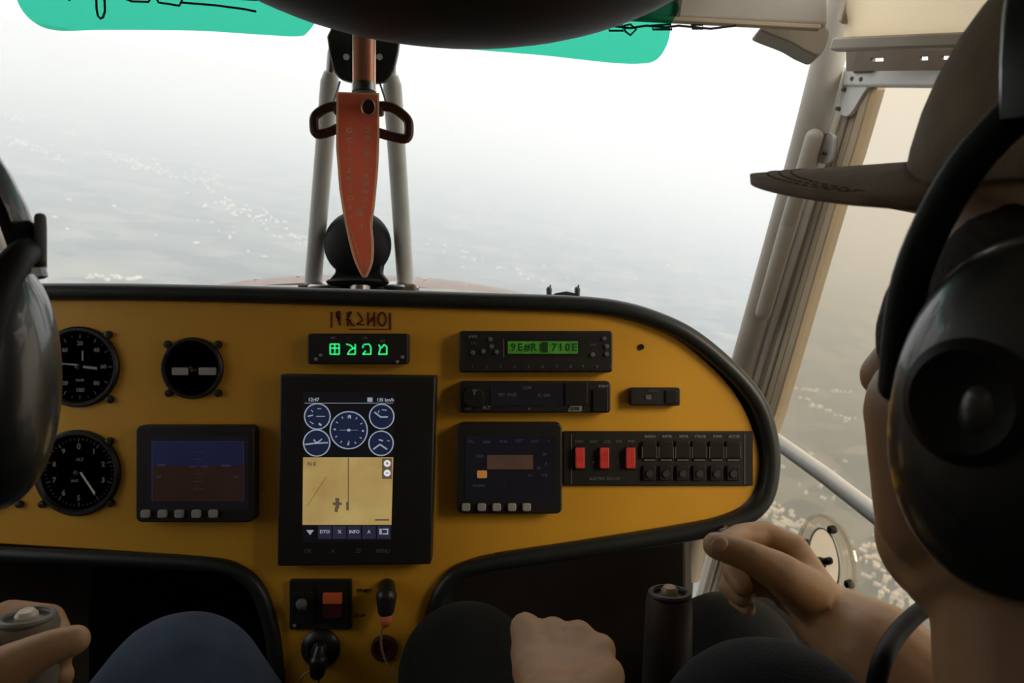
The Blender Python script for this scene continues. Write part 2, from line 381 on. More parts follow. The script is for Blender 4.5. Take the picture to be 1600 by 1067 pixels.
vs_.inputs['Color'].default_value = (0.725, 0.80, 0.90, 1); vs_.inputs['Density'].default_value = 0.00044; vs_.inputs['Anisotropy'].default_value = 0.35
n.links.new(vs_.outputs[0], o_.inputs['Volume'])
me = bpy.data.meshes.new('haze'); hb = MB().box((0, 0, (H-60)/2+1), (60000, 60000, H-60)); me.from_pydata(hb.v, [], hb.f); me.materials.append(hz)
haze = bpy.data.objects.new('haze', me); C.objects.link(haze); haze.location = G0; haze.rotation_mode = 'QUATERNION'; haze.rotation_quaternion = QG
tag(haze, 'thin white haze lying over the ground far below the aircraft', 'haze', kind='stuff')

# ---------------------------------------------------------------- cabin shell
XC = -0.16                                             # centre line of the aircraft
DN = Vector((0.98, 0.20, 0)).normalized()              # outward normal of the right door plane
def dp(d, z): return Vector((0.677-0.204*d, d, CZ+z))  # point on the right door plane
def lp(d, z): q = dp(d, z); return Vector((2*XC-q.x, q.y, q.z))
struct(MB().box((XC, 0.35, -0.01), (1.9, 2.0, 0.02)).build('floor', M['firewall']))
struct(MB().box((-0.23, 1.30, 0.35), (1.06, 0.02, 0.72)).build('wall_front', M['firewall']))
struct(MB().plate([zc(.30, 1.29, -.77), zc(.30, 1.29, -.18), at(1086, 812, 1.42), at(1066, 1130, 1.42)], .004, (1, 0, 0)).build('trim_10', M['grip']))
struct(MB().box((XC, -0.62, 0.6), (1.9, 0.03, 1.24)).build('wall_rear', M['cream']))
RW = 0.18                                             # where the cabin side windows end behind the seats
b = MB(); b.plate([dp(-0.6, -0.77), dp(1.28, -0.77), dp(1.28, -0.42), dp(-0.6, -0.42)], 0.02, DN)
b.plate([dp(-0.6, -0.42), dp(RW, -0.42), dp(RW, 0.37), dp(-0.6, 0.37)], 0.02, DN)
b.plate([dp(-0.6, 0.365), dp(0.62, 0.365), dp(0.62, 0.46), dp(-0.6, 0.46)], 0.02, DN)
struct(b.build('wall_right', M['beige']))
b = MB(); LN = Vector((-DN.x, DN.y, 0))
b.plate([lp(-0.6, -0.77), lp(1.28, -0.77), lp(1.28, -0.02), lp(0.80, -0.02), lp(0.78, -0.20), lp(-0.6, -0.20)], 0.02, LN)
b.plate([lp(-0.6, -0.20), lp(RW, -0.20), lp(RW, 0.36), lp(-0.6, 0.36)], 0.02, LN)
b.plate([lp(-0.6, 0.36), lp(0.9, 0.36), lp(0.9, 0.46), lp(-0.6, 0.46)], 0.02, LN)
struct(b.build('wall_left', M['beige']))
struct(MB().plate([lp(RW, -0.20), lp(0.78, -0.20), lp(0.80, -0.02), lp(1.2, -0.02), lp(0.9, 0.36), lp(RW, 0.36)], 0.003, LN).build('window_2', M['glass']))
struct(MB().tube([lp(0.88, 0.44), lp(1.28, -0.1), lp(1.32, -0.4)], 0.02, 14).build('trim_6', M['beige']))
# roof
b = MB(); zt = 0.47
for x0, x1, y0, y1 in ((-1.1, 0.78, -0.6, 0.50), (-1.1, 0.36, 0.50, 0.80)):
    b.box(((x0+x1)/2, (y0+y1)/2, CZ+zt+0.01), (x1-x0, y1-y0, 0.02))
struct(b.build('ceiling', M['cream']))
# lateral header beam at the top of the windscreen
pts = [(-260, -45), (1295, 42), (1295, -95), (-260, -170)]
struct(MB().ppx(pts, 0.80, 0.812).build('beam', M['beige'], bevel=0.006))
b = MB(); b.ppx([(-260, -39), (1283, 45), (1283, 38), (-260, -46)], 0.792, 0.80)
struct(b.build('trim_1', M['tan'], bevel=0.001))
struct(MB().ppx([(1065, -40), (1071, -40), (1062, 30), (1055, 30)], 0.796, 0.80).build('trim_2', M['brown']))
struct(MB().ppx(spx([(1187, 43), (1290, 40), (1284, 84), (1262, 81), (1235, 66)], 4, True), 0.84, 0.87).build('trim_3', M['beige'], bevel=0.003))
# windscreen
b = MB(); g0 = []
n_u, n_v = 24, 8
for j in range(n_v+1):
    t = j/n_v; y = 1.46-0.62*t+0.06*math.sin(math.pi*t); z = 0.055+0.35*t
    for i in range(n_u+1):
        s_ = -1+2*i/n_u; hw = 0.60-0.02*t
        g0.append(Vector((XC+s_*hw, y-0.20*(1-t)*abs(s_)**2.5-0.02*t*s_*s_, CZ+z-0.05*(1-t)*s_*s_)))
fs = [(j*(n_u+1)+i, j*(n_u+1)+i+1, (j+1)*(n_u+1)+i+1, (j+1)*(n_u+1)+i) for j in range(n_v) for i in range(n_u)]
struct(b.add(g0, fs).build('window_1', M['glass'], smooth=180))
# right front pillar tubes
pil = [at(1335, -60, 0.98), at(1298, 80, 1.02), at(1246, 277, 1.11), at(1168, 550, 1.26), at(1120, 720, 1.34), at(1075, 900, 1.40)]
struct(MB().tube(smooth_pts(pil, 5), [0.0225]*26, 20).build('pillar', M['beige']))
tb = [on_door(1272, 215, -0.05), on_door(1232, 350, -0.05), on_door(1193, 488, -0.05)]
b = MB().chain(tb, [0.0125]*3, 16); struct(b.build('trim_4', M['beige']))
# cream side liner above the door, with its edge bar and slotted brown header
lin = [at(1330, -90, 0.80), at(1318, 64, 0.90), at(1560, 52, 0.72), at(1680, -100, 0.62)]
struct(MB().plate(lin, 0.01, (0.3, 0.3, 1)).build('trim_5', M['liner']))
struct(MB().bar(at(1305, 70, 0.90), at(1560, 62, 0.72), 0.017, 0.015, (0, 0, 1)).build('trim_7', M['beige'], bevel=0.003))
struct(MB().bar(at(1322, 35, 0.885), at(1350, -60, 0.84), 0.02, 0.02, (0, 1, 0)).build('trim_8', M['tan'], bevel=0.004))
b = MB(); ha, hb_ = at(1322, 92, 0.955), at(1640, 82, 0.74)
hd = (hb_-ha)
def hp(t, v): return ha+hd*t+Vector((0, 0, v))
cuts = [0, .15, .225, .42, .465, .53, .58, 1.0]
for i in range(len(cuts)-1):
    t0, t1 = cuts[i], cuts[i+1]
    if i % 2 == 0: b.plate([hp(t0, -0.016), hp(t1, -0.016), hp(t1, 0.016), hp(t0, 0.016)], 0.004, DN)
    else:
        b.plate([hp(t0, 0.000), hp(t1, 0.000), hp(t1, 0.016), hp(t0, 0.016)], 0.004, DN); b.plate([hp(t0, -0.016), hp(t1, -0.016), hp(t1, -0.0045), hp(t0, -0.0045)], 0.004, DN)
struct(b.build('trim_9', M['brown'], smooth=0))

# right door: frame, panes, crossbar, gussets
door = bpy.data.objects.new('door_1', None); C.objects.link(door); door.location = dp(1.0, -0.3); LOC['door_1'] = dp(1.0, -0.3); struct(door)
outer = [(1318, 104), (1271, 258), (1252, 328), (1176, 577), (1140, 700), (1104, 862), (1078, 962), (1030, 1130)]
inner = [(1362, 137), (1332, 241), (1303, 326), (1211, 645), (1180, 745), (1140, 880), (1112, 970), (1065, 1130)]
def lerp_line(t): return [(a[0]+(c[0]-a[0])*t, a[1]+(c[1]-a[1])*t) for a, c in zip(outer, inner)]
def strip(name, t0, t1, m, off0, off1):
    A = [on_door(x, y, off0) for x, y in lerp_line(t0)]; B = [on_door(x, y, off0) for x, y in lerp_line(t1)]
    o = MB(); n_ = len(A)
    v = A+B+[p+DN*off1 for p in A]+[p+DN*off1 for p in B]; f = []
    for i in range(n_-1):
        f += [(i, i+1, n_+i+1, n_+i), (2*n_+i, 3*n_+i, 3*n_+i+1, 2*n_+i+1), (i, 2*n_+i, 2*n_+i+1, i+1), (n_+i, n_+i+1, 3*n_+i+1, 3*n_+i)]
    f += [(0, n_, 3*n_, 2*n_), (n_-1, 3*n_-1, 4*n_-1, 2*n_-1)]
    o.add(v, f); return o.build(name, m, door, bevel=0.002)
strip('outer_strip', 0.0, 0.16, M['daylight_strip'], -0.004, 0.02)
strip('channel', 0.16, 0.42, M['tan'], 0.012, 0.012)
strip('rib', 0.42, 0.55, M['beige'], 0.0, 0.02)
strip('inner_channel', 0.55, 0.78, M['tan'], 0.006, 0.016)
strip('inner_lip', 0.78, 1.0, M['tan'], -0.003, 0.022)
MB().bar(on_door(1325, 122), on_door(1640, 119), 0.024, 0.02, DN).build('top_rail', M['white'], door, bevel=0.004)
cr = [on_door(1195, 676, 0.0), on_door(1292, 745, 0.0), on_door(1392, 822, 0.0), on_door(1560, 960, 0.0)]
MB().tube(cr, 0.0125, 16).build('crossbar', M['tubew'], door)
# upper pane (above the crossbar) and lower pane
up = [on_door(1362, 137, .008), on_door(1332, 241, .008), on_door(1303, 326, .008), on_door(1206, 655, .008), on_door(1203, 682, .008), on_door(1392, 822, .008), on_door(1560, 960, .008), dp(0.35, -0.20), dp(RW, -0.20), dp(RW, 0.365), on_door(1640, 119, .008)]
MB().plate(up, 0.003, DN).build('upper_pane', M['glassw'], door, smooth=0)
lo = [on_door(1203, 682, .008), on_door(1160, 810, .008), on_door(1112, 970, .008), on_door(1065, 1130, .008), dp(0.9, -0.42), dp(RW, -0.42), dp(RW, -0.20), dp(0.35, -0.20), on_door(1560, 960, .008), on_door(1392, 822, .008)]
MB().plate(lo, 0.003, DN).build('lower_pane', M['glassw'], door, smooth=0)
MB().bar(dp(0.36, -0.2), dp(RW, -0.2), 0.024, 0.02, DN).build('rear_rail', M['tubew'], door)
def gusset(poly, bolts, cut=None):
    o = MB().plate([on_door(x, y, -0.010) for x, y in poly], 0.006, DN).build('gusset_plate', M['white'], door, bevel=0.001)
    for x, y in bolts:
        MB().cyl(on_door(x, y, -0.010), on_door(x, y, -0.010)-DN*0.005, 0.0028, 10).build('bolt', M['brown'], o)
gusset(spx([(1323, 112), (1356, 116), (1357, 132), (1346, 150), (1330, 176), (1320, 182), (1310, 174), (1314, 145)], 3, True), [(1335, 123), (1349, 124), (1321, 140), (1312, 170)])
gusset(spx([(1288, 208), (1300, 210), (1302, 225), (1297, 252), (1284, 256), (1276, 250), (1281, 225)], 3, True), [(1291, 240)])
b = MB().bar(on_door(1358, 92, -.02), on_door(1357, 112, -.02), 0.012, 0.012, (0, 1, 0)); b.bar(on_door(1335, 108, -.02), on_door(1365, 106, -.02), 0.006, 0.01, (0, 1, 0))
b.build('latch', M['brown'], door, bevel=0.001)
# round sliding air vent set in the lower pane
vt = thing('air_vent', on_door(1297, 877, 0), 'round clear air vent with black pegs set in the lower door pane', 'vent')
vc = on_door(1297, 876, 0.0); DV = Vector((0, 0, 1)); DU = DV.cross(DN).normalized()
def vp(u, v, n_=0.0): return vc+DU*u+DV*v-DN*n_
def ring(ru, rv, n_, r, seg=48): return MB().tube([vp(ru*math.cos(2*math.pi*i/seg), rv*math.sin(2*math.pi*i/seg), n_) for i in range(seg)], r, 8, True)
MB().lathe([(0.001, 0), (0.066, 0), (0.066, 0.004), (0.001, 0.004)], vc-DN*0.006, DN, 48).build('disc', M['vent'], vt)
ring(0.064, 0.064, 0.008, 0.003).build('rim', M['vent'], vt)
b = MB(); b.plate([vp(0.036*math.cos(a), 0.047*math.sin(a), 0.008) for a in [2*math.pi*i/40 for i in range(40)]], 0.002, -DN); b.build('scoop', M['ventin'], vt)
ring(0.036, 0.047, 0.010, 0.0018).build('scoop_rim', M['white'], vt)
for (px, py) in ((1305, 827), (1264, 848), (1332, 912), (1291, 925)):
    p = on_door(px, py, -.006); MB().lathe([(0.001, 0), (0.0055, 0), (0.0065, 0.004), (0.005, 0.010), (0.001, 0.012)], p, -DN, 14).build('peg', M['black'], vt)
p = on_door(1291, 879, -.008); k = MB().lathe([(0.001, 0), (0.006, 0), (0.009, 0.010), (0.008, 0.016), (0.001, 0.018)], p, -DN, 16).build('knob', M['black'], vt)
MB().cap(on_door(1281, 880, -.02), on_door(1296, 876, -.02), 0.0055).build('knob_bar', M['black'], k)
MB().cyl(on_door(1292, 890, -.01), on_door(1288, 912, -.01), 0.0012, 8).build('stalk', M['white'], vt)

# ---------------------------------------------------------------- outside the windscreen: engine cowling
cw = thing('engine_cowling', (XC, 1.7, CZ-0.3), 'brown riveted engine cowling curving above the glareshield beyond the windscreen', 'cowling')
b = MB(); V = []; ys = [1.48, 1.56, 1.66, 1.74, 1.9, 2.15, 2.4]; zs = [0.118, 0.138, 0.151, 0.153, 0.13, 0.06, -0.08]; ws = [0.36, 0.375, 0.385, 0.38, 0.35, 0.29, 0.18]
nn = 28; cxw = X(552, 1.7)
for y, z, hw in zip(ys, zs, ws):
    for i in range(nn+1):
        s_ = -1+2*i/nn; V.append(Vector((cxw+s_*hw*1.25, y, CZ+z-0.065*abs(s_)**2.2-(0.35*max(0, abs(s_)-0.9)))))
b.add(V, [(j*(nn+1)+i, j*(nn+1)+i+1, (j+1)*(nn+1)+i+1, (j+1)*(nn+1)+i) for j in range(len(ys)-1) for i in range(nn)])
b.build('top_cover', M['cowl'], cw, smooth=180)
b = MB()
for i in range(9):
    s_ = -0.8+1.6*i/8
    if abs(s_) > 0.15: b.ell((cxw+s_*0.375*1.2, 1.57, CZ+0.141-0.065*abs(s_)**2.2), (0.004, 0.004, 0.003), None, 8, 6)
o = b.build('rivets', M['metal'], cw); o['kind'] = 'stuff'
for q in ([(382, 446), (478, 445), (478, 456), (382, 458)], [(645, 449), (760, 455), (760, 462), (645, 458)]): MB().ppx(q, 1.44, 1.45).build('white_strip', M['cowlw'], cw)  # two thin white strips low in front of the cowling

# ---------------------------------------------------------------- instrument panel
PD = 0.80
face_out = spx([(-330, 470), (-200, 467), (60, 463), (300, 465), (560, 472), (760, 478), (900, 483), (965, 492), (1010, 504), (1055, 527), (1100, 562), (1140, 603), (1166, 645), (1183, 692), (1187, 730), (1180, 765), (1160, 790), (1120, 808), (1050, 822), (900, 846), (780, 864), (728, 878), (700, 908), (684, 960), (675, 1020), (668, 1085), (664, 1180)], 5)
face_in = spx([(440, 1180), (436, 1085), (432, 1010), (424, 960), (408, 920), (380, 890), (335, 873), (200, 862), (0, 850), (-330, 830)], 5)
face = face_out+face_in
pn = thing('instrument_panel', (X(550, PD), PD, Z(1180, PD)), 'yellow instrument panel with black rubber edging and a centre pedestal', 'panel')
MB().ppx(face, PD, PD+0.006).build('face_plate', M['yellow'], pn, bevel=0.0015)
def off_line(line, d, off, dd=0.0): return [at(x, y, d) for x, y in line]
# padded edging rolls: right side round, top roll, lower edge
edge_r = spx([(-330, 462), (60, 456), (300, 458), (560, 465), (760, 471), (905, 476), (975, 485), (1030, 502), (1075, 524), (1122, 560), (1165, 603), (1190, 642), (1203, 690), (1205, 730), (1196, 775), (1170, 804), (1122, 822), (1050, 836), (900, 859), (778, 877)], 6)
edge_c = spx([(778, 877), (715, 893), (686, 922), (671, 965), (662, 1020), (655, 1085), (652, 1180)], 6)
roll_path = edge_r+[(x+5*min(1, i/8), y) for i, (x, y) in enumerate(edge_c)][1:]
MB().tube([at(x, y, PD-0.003) for x, y in roll_path], [0.0095]*len(edge_r)+[0.0088]*(len(roll_path)-len(edge_r)), 14).build('edge_roll', M['rubber'], pn)
edge_l = spx([(444, 1180), (440, 1085), (434, 1010), (425, 962), (408, 917), (378, 890), (332, 878), (200, 870), (0, 861), (-330, 842)], 6)
MB().tube([at(x-5, y+4, PD-0.002) for x, y in edge_l], [0.0085]*len(edge_l), 12).build('lower_edge', M['rubber'], pn)
# body behind the face, from the edge back to the firewall
b = MB(); ring0 = [(x, y) for x, y in face]
bk = []
for x, y in edge_r: bk.append((x, y-2))
V = [at(x, y, PD+0.004) for x, y in bk]
V2 = []
for (x, y) in bk:
    p = at(x, y, PD+0.004); top = y < 560
    V2.append(Vector((p.x*1.0, 1.44 if top else 1.28, p.z+(0.045 if top else 0.0))))
nV = len(V); b.add(V+V2, [(i, i+1, nV+i+1, nV+i) for i in range(nV-1)])
b.build('glareshield', M['rubber'], pn, smooth=60)
b = MB(); rim_l = [at(x, y, PD+0.004) for x, y in edge_l]; rim_l2 = [Vector((p.x, 1.27, p.z)) for p in rim_l]; nV = len(rim_l)
b.add(rim_l+rim_l2, [(i, i+1, nV+i+1, nV+i) for i in range(nV-1)])
rim_c = [at(x, y, PD+0.004) for x, y in edge_c]; rim_c2 = [Vector((p.x, 1.27, p.z)) for p in rim_c]; nV = len(rim_c)
b.add(rim_c+rim_c2, [(i, i+1, nV+i+1, nV+i) for i in range(nV-1)])
b.build('footwell_lining', M['firewall'], pn, smooth=60)
MB().cyl(at(1002, 542, PD-0.002), at(1002, 542, PD+0.002), 0.0032, 16).build('socket_hole', M['black'], pn)
MB().chain([at(1134, 824, PD), at(1138, 832, .56), at(1133, 838, .535)], [.003, .003, .0065], 12).build('pull_knob', M['black2'], pn)
# hand lettered sticker
b = MB(); d = PD-0.0008
for (x0, y0, x1, y1) in ((516.5, 487, 519, 512), (608, 488, 611, 515), (545, 513.5, 608, 515)):
    b.rect(x0, y0, x1, y1, d, d+0.0008)
def strokes(mb, segs, cx, cy, w_, h_, d, th):
    for x0, y0, x1, y1 in segs:
        a = at(cx+x0*w_, cy+y0*h_, d); c = at(cx+x1*w_, cy+y1*h_, d)
        mb.bar(a, c, th*d/F_PX, 0.0008, (0, 1, 0))
strokes(b, [(-.3, -.9, -.1, .4), (.1, -1, .1, .9), (.1, -1, -.5, -.9), (-.5, -.9, -.45, -.2), (-.45, -.2, .1, 0)], 530, 498, 8, 11.5, d, 2.6)
strokes(b, [(.5, -1, -.2, -.2), (-.2, -1, -.2, .9), (.5, -1, .1, -1), (.1, .0, .6, .8), (-.6, 0, .1, 0)], 545, 499, 8, 11.5, d, 2.4)
strokes(b, [(-.2, .6, 0, .9)], 553, 500, 8, 11, d, 2.6)
strokes(b, [(-.4, -1, .6, .2), (.6, .2, -.5, .8), (-.5, .8, .8, .9)], 562, 498, 8, 10.5, d, 2.6)
strokes(b, [(-.6, -1, -.6, .9), (.6, -1, .6, 1), (-.6, .5, .6, -.4)], 580, 499, 8, 11.5, d, 2.8)
ov = [(math.cos(a)*.62, math.sin(a)) for a in [2*math.pi*i/14 for i in range(15)]]
strokes(b, [(ov[i][0], ov[i][1], ov[i+1][0], ov[i+1][1]) for i in range(14)], 597, 498.5, 9.5, 10.5, d, 2.8)
b.build('lettered_sticker', M['sticker'], pn, smooth=0)
for q, qx, qy in (('START', 569, 923), ('STOP', 562, 962)): put_text(MB(), q, qx, qy, 5, PD-.0008).build('switch_lettering', M['sticker'], pn, smooth=0)

# ---- round gauges
def gauge(name, label, cx, cy, r, kind, screws, rb=0.006):
    t = thing(name, at(cx, cy, PD), label, 'gauge')
    d0 = PD; df = PD-0.004; R = r*d0/F_PX; o = at(cx, cy, d0)
    ax = Vector((0, -1, 0))
    MB().lathe([(R*.86, 0), (R, 0), (R*1.0, rb*.7), (R*.96, rb), (R*.90, rb), (R*.86, rb*.5)], o, ax, 48).build('bezel', M['black2'], t)
    MB().lathe([(0.0005, 0), (R*.89, 0), (R*.89, 0.003), (0.0005, 0.003)], o, ax, 48).build('dial', M['dial'], t)
    tk = MB(); nm = MB()
    def pol(a, rr_): return cx+rr_*math.sin(math.radians(a)), cy-rr_*math.cos(math.radians(a))
    if kind != 'slip':
        step = {'speed': 15, 'alt': 7.2, 'vario': 18}[kind]; k = 0; a = 0
        while a < 359:
            big = k % 5 == 0 if kind == 'alt' else k % 2 == 0
            x0, y0 = pol(a, r*.80); x1, y1 = pol(a, r*(.70 if big else .75))
            tk.bar(at(x0, y0, df), at(x1, y1, df), (1.6 if big else .8)*df/F_PX, 0.0006, (0, 1, 0)); a += step; k += 1
        tk.build('tick_marks', M['dimprint'], t, smooth=0)
    if kind == 'speed':
        for i, s_ in enumerate(('20', '40', '60', '80', '100', '120', '140', '160')):
            x, y = pol(45*i, r*.58); put_text(nm, s_, x, y, 6.5, df)
        put_text(nm, 'km/h', cx, cy+r*.33, 4.5, df); nm.build('numerals', M['print'], t, smooth=0)
        n_ = MB(); n_.bar(at(cx-2, cy-3, df-.001), at(cx-r*.78, cy-r*.1, df-.001), 2.6*df/F_PX, .0008, (0, 1, 0))
        n_.bar(at(cx+5, cy, df-.001), at(cx+r*.42, cy+r*.04, df-.001), 4*df/F_PX, .0008, (0, 1, 0)); n_.bar(at(cx+4, cy-r*.15, df-.001), at(cx+4, cy-r*.40, df-.001), 2.4*df/F_PX, .0008, (0, 1, 0))
        n_.build('needle', M['grey'], t, smooth=0)
    elif kind == 'alt':
        for i in range(10):
            x, y = pol(36*i, r*.60); put_text(nm, str(i), x, y, 8 if i else 9, df)
        put_text(nm, 'ALT', cx+2, cy-r*.30, 4.5, df); put_text(nm, '1013', cx-r*.1, cy+r*.2, 4, df); nm.build('numerals', M['print'], t, smooth=0)
        n_ = MB(); n_.bar(at(cx+3, cy, df-.001), at(cx+25, cy+33, df-.001), 3*df/F_PX, .0008, (0, 1, 0)); n_.build('needle', M['white'], t, smooth=0)
    elif kind == 'slip':
        n_ = MB(); n_.rect(cx-34, cy-1, cx-8, cy+11, df-.001, df, 2); n_.rect(cx+8, cy-1, cx+36, cy+11, df-.001, df, 2); n_.build('slip_tube', M['grey'], t, bevel=.0003)
        n_ = MB(); n_.ell(at(cx+1, cy+4, df), (.0035, .002, .003), None, 12, 8); n_.build('ball', M['black2'], t)
    MB().lathe([(0.0005, 0), (R*.07, 0), (R*.06, 0.0025), (0.0005, 0.003)], o+ax*.003, ax, 16).build('hub', M['black2'], t)
    first = None
    for sx, sy in screws:
        p = at(sx, sy, PD)
        if first is None:
            first = MB().lathe([(.0005, 0), (.0042, 0), (.0045, .002), (.0036, .0045), (.0005, .005)], p, ax, 14).build('screw', M['black2'], t); p0 = p
        else: dup_child(first, p-p0)
    return t
gauge('airspeed_gauge', 'round black dial with a white pointer facing left, upper of two big dials', 125, 573, 63, 'speed', [(171, 523), (173, 624), (79, 523), (77, 624)])
gauge('altimeter', 'round black dial with white needle towards four, lower of two big dials', 123, 738, 67, 'alt', [(173, 689), (174, 785), (68, 787), (72, 689)])
gauge('slip_indicator', 'small round black dial with two pale bars and four corner screws', 302, 575, 48, 'slip', [(263, 538), (342, 538), (265, 614), (342, 614)])
gauge('vertical_speed_gauge', 'round black dial mostly hidden behind the headset at the panel edge', -28, 738, 62, 'vario', [(32, 787), (-88, 787), (32, 689), (-88, 689)])

# ---- left flight display
def screen_unit(name, label, x0, y0, x1, y1, depth, rad=9):
    t = thing(name, at((x0+x1)/2, y1, PD), label, 'display'); d0 = PD-depth
    MB().rect(x0, y0, x1, y1, d0, PD, rad).build('housing', M['black'], t, bevel=.0015)
    return t, d0
t, d0 = screen_unit('flight_display', 'black framed display with blue and brown horizon screen and five pale buttons', 212, 665, 397, 816, 0.016)
s_ = d0-.0006
MB().rect(230, 682, 388, 796, s_+.0003, s_+.0006, 3).build('glass_plate', M['scr_dark'], t, smooth=0)
MB().rect(238, 690, 380, 728, s_, s_+.0004).build('sky_half', M['scr_blue'], t, smooth=0)
MB().rect(238, 728, 380, 783, s_, s_+.0004).build('earth_half', M['scr_brown'], t, smooth=0)
b = MB()
for y in (706, 717, 740, 752, 764): b.rect(303, y, 317, y+.8, s_-.0004, s_)
b.rect(246, 725, 258, 728, s_-.0004, s_); b.rect(346, 726, 360, 729, s_-.0004, s_); b.rect(296, 728, 306, 730, s_-.0004, s_); b.rect(314, 728, 324, 730, s_-.0004, s_)
b.rect(237, 689.4, 381, 690.2, s_-.0004, s_); b.rect(237, 690, 237.8, 783, s_-.0004, s_); b.rect(380.2, 690, 381, 783, s_-.0004, s_)
put_text(b, '120', 248, 745, 4, s_); put_text(b, '540', 369, 745, 4, s_); b.build('screen_marks', M['scr_violet'], t, smooth=0)
for i, x in enumerate((226, 252.5, 279, 305.5, 332)): MB().rect(x-7, 797, x+7, 809.5, d0-.004, d0, 3).build('button', M['grey'], t, bevel=.0008)

# ---- radio timer with green digits
t, d0 = screen_unit('digital_timer', 'small black box with four glowing green digits above the tablet', 480, 521, 638, 569, 0.014, 5)
t['category'] = 'timer'
g_ = MB(); s_ = d0-.0006
SEGS = {0: [(-1, -1, 1, -1), (1, -1, 1, 1), (-1, 1, 1, 1), (-1, -1, -1, 1), (0, -1, 0, 1), (-1, -.2, 1, -.2)],
        1: [(-1, -1, .1, -.7), (.1, -.7, .6, 0), (1, -1, 1, 1), (-.7, 1, 1, 1), (-.7, 1, -.2, .2), (-.2, .2, 1, -.3)],
        2: [(-.7, -.9, .5, -1), (.5, -1, .9, -.5), (.9, -.5, .9, 1), (-.9, 1, .9, 1), (-.9, 1, -.2, .3), (-.8, -.8, -.9, -.2)],
        3: [(-.9, -.9, -.5, -.3), (-.5, -.3, -.9, 1), (-.9, 1, .9, 1), (.9, 1, .9, -.5), (.9, -.5, .3, -.9), (.3, -.9, -.3, -.2)]}
for k, cx in enumerate((523, 548, 573, 598)):
    for x0, y0, x1, y1 in SEGS[k]:
        g_.bar(at(cx+x0*7, 545.5+y0*8, s_), at(cx+x1*7, 545.5+y1*8, s_), 2.4*s_/F_PX, .0008, (0, 1, 0))
g_.build('digits', M['seg'], t, smooth=0)
b = MB(); put_text(b, 'OFF', 520, 528, 3.2, s_); put_text(b, 'ON', 570, 528, 3.2, s_); put_text(b, 'SET', 598, 533, 3.6, s_); b.build('lettering', M['print'], t, smooth=0)['kind'] = 'stuff'
b = MB(); b.rect(522, 529, 528, 532, s_, d0); b.rect(541, 527, 547, 531, s_, d0); b.build('red_marks', M['darkred'], t, smooth=0)
for x, y in ((494, 561), (501, 555), (621, 565), (629, 558)):
    MB().lathe([(.0005, 0), (.0020, 0), (.0018, .002), (.0005, .0024)], at(x, y, d0), (0, -1, 0), 10).build('push_button', M['print'], t)

# ---- centre tablet
t = thing('tablet_display', at(558, 885, PD), 'tall black tablet with dark gauge screen above a tan map', 'tablet'); d0 = PD-.022
MB().ppx([(433, 885), (673, 882), (681, 587), (437, 585)], d0, PD).build('housing', M['black'], t, bevel=.002)
s_ = d0-.0006
MB().ppx([(472, 848), (612, 845), (617, 612), (474, 612)], s_+.0002, s_+.0006).build('screen', M['scr_dark'], t, smooth=0)
def scr(poly, k=0): return MB().ppx(poly, s_-.0003*k, s_-.0003*k+.0004)
scr([(472.5, 820), (611.5, 820), (614.5, 714.5), (473.5, 714.5)], 1).build('map', M['scr_map'], t, smooth=0)
b = MB(); s2 = s_-.0007
b.rect(543.6, 715, 545, 790, s2, s2+.0003); b.bar(at(510, 745, s2), at(480, 790, s2), .0005, .0003, (0, 1, 0)); b.rect(586, 811, 608, 813.5, s2, s2+.0003)
b.rect(520, 785, 534, 789, s2, s2+.0003); b.rect(524, 778, 530, 794, s2, s2+.0003); b.rect(523, 793, 528, 800, s2, s2+.0003); b.rect(541, 784, 545, 797, s2, s2+.0003)
b.rect(597, 716, 612, 748, s2, s2+.0003); put_text(b, 'N 8', 487, 725, 6, s2)
b.build('map_marks', M['scr_mapline'], t, smooth=0)['kind'] = 'stuff'
b = MB(); s3 = s2-.0004
for y in (724, 739):
    b.lathe([(.0001, 0), (.0036, 0), (.0036, .0003), (.0001, .0003)], at(605, y, s3), (0, -1, 0), 16)
b.build('zoom_buttons', M['scr_white'], t, smooth=0)
b = MB()
for x, y in ((605, 724), (605, 739)): b.rect(x-2.5, y-.6, x+2.5, y+.6, s3-.0006, s3-.0003)
b.rect(604.4, 721.5, 605.6, 726.5, s3-.0006, s3-.0003); b.build('zoom_signs', M['scr_mapline'], t, smooth=0)
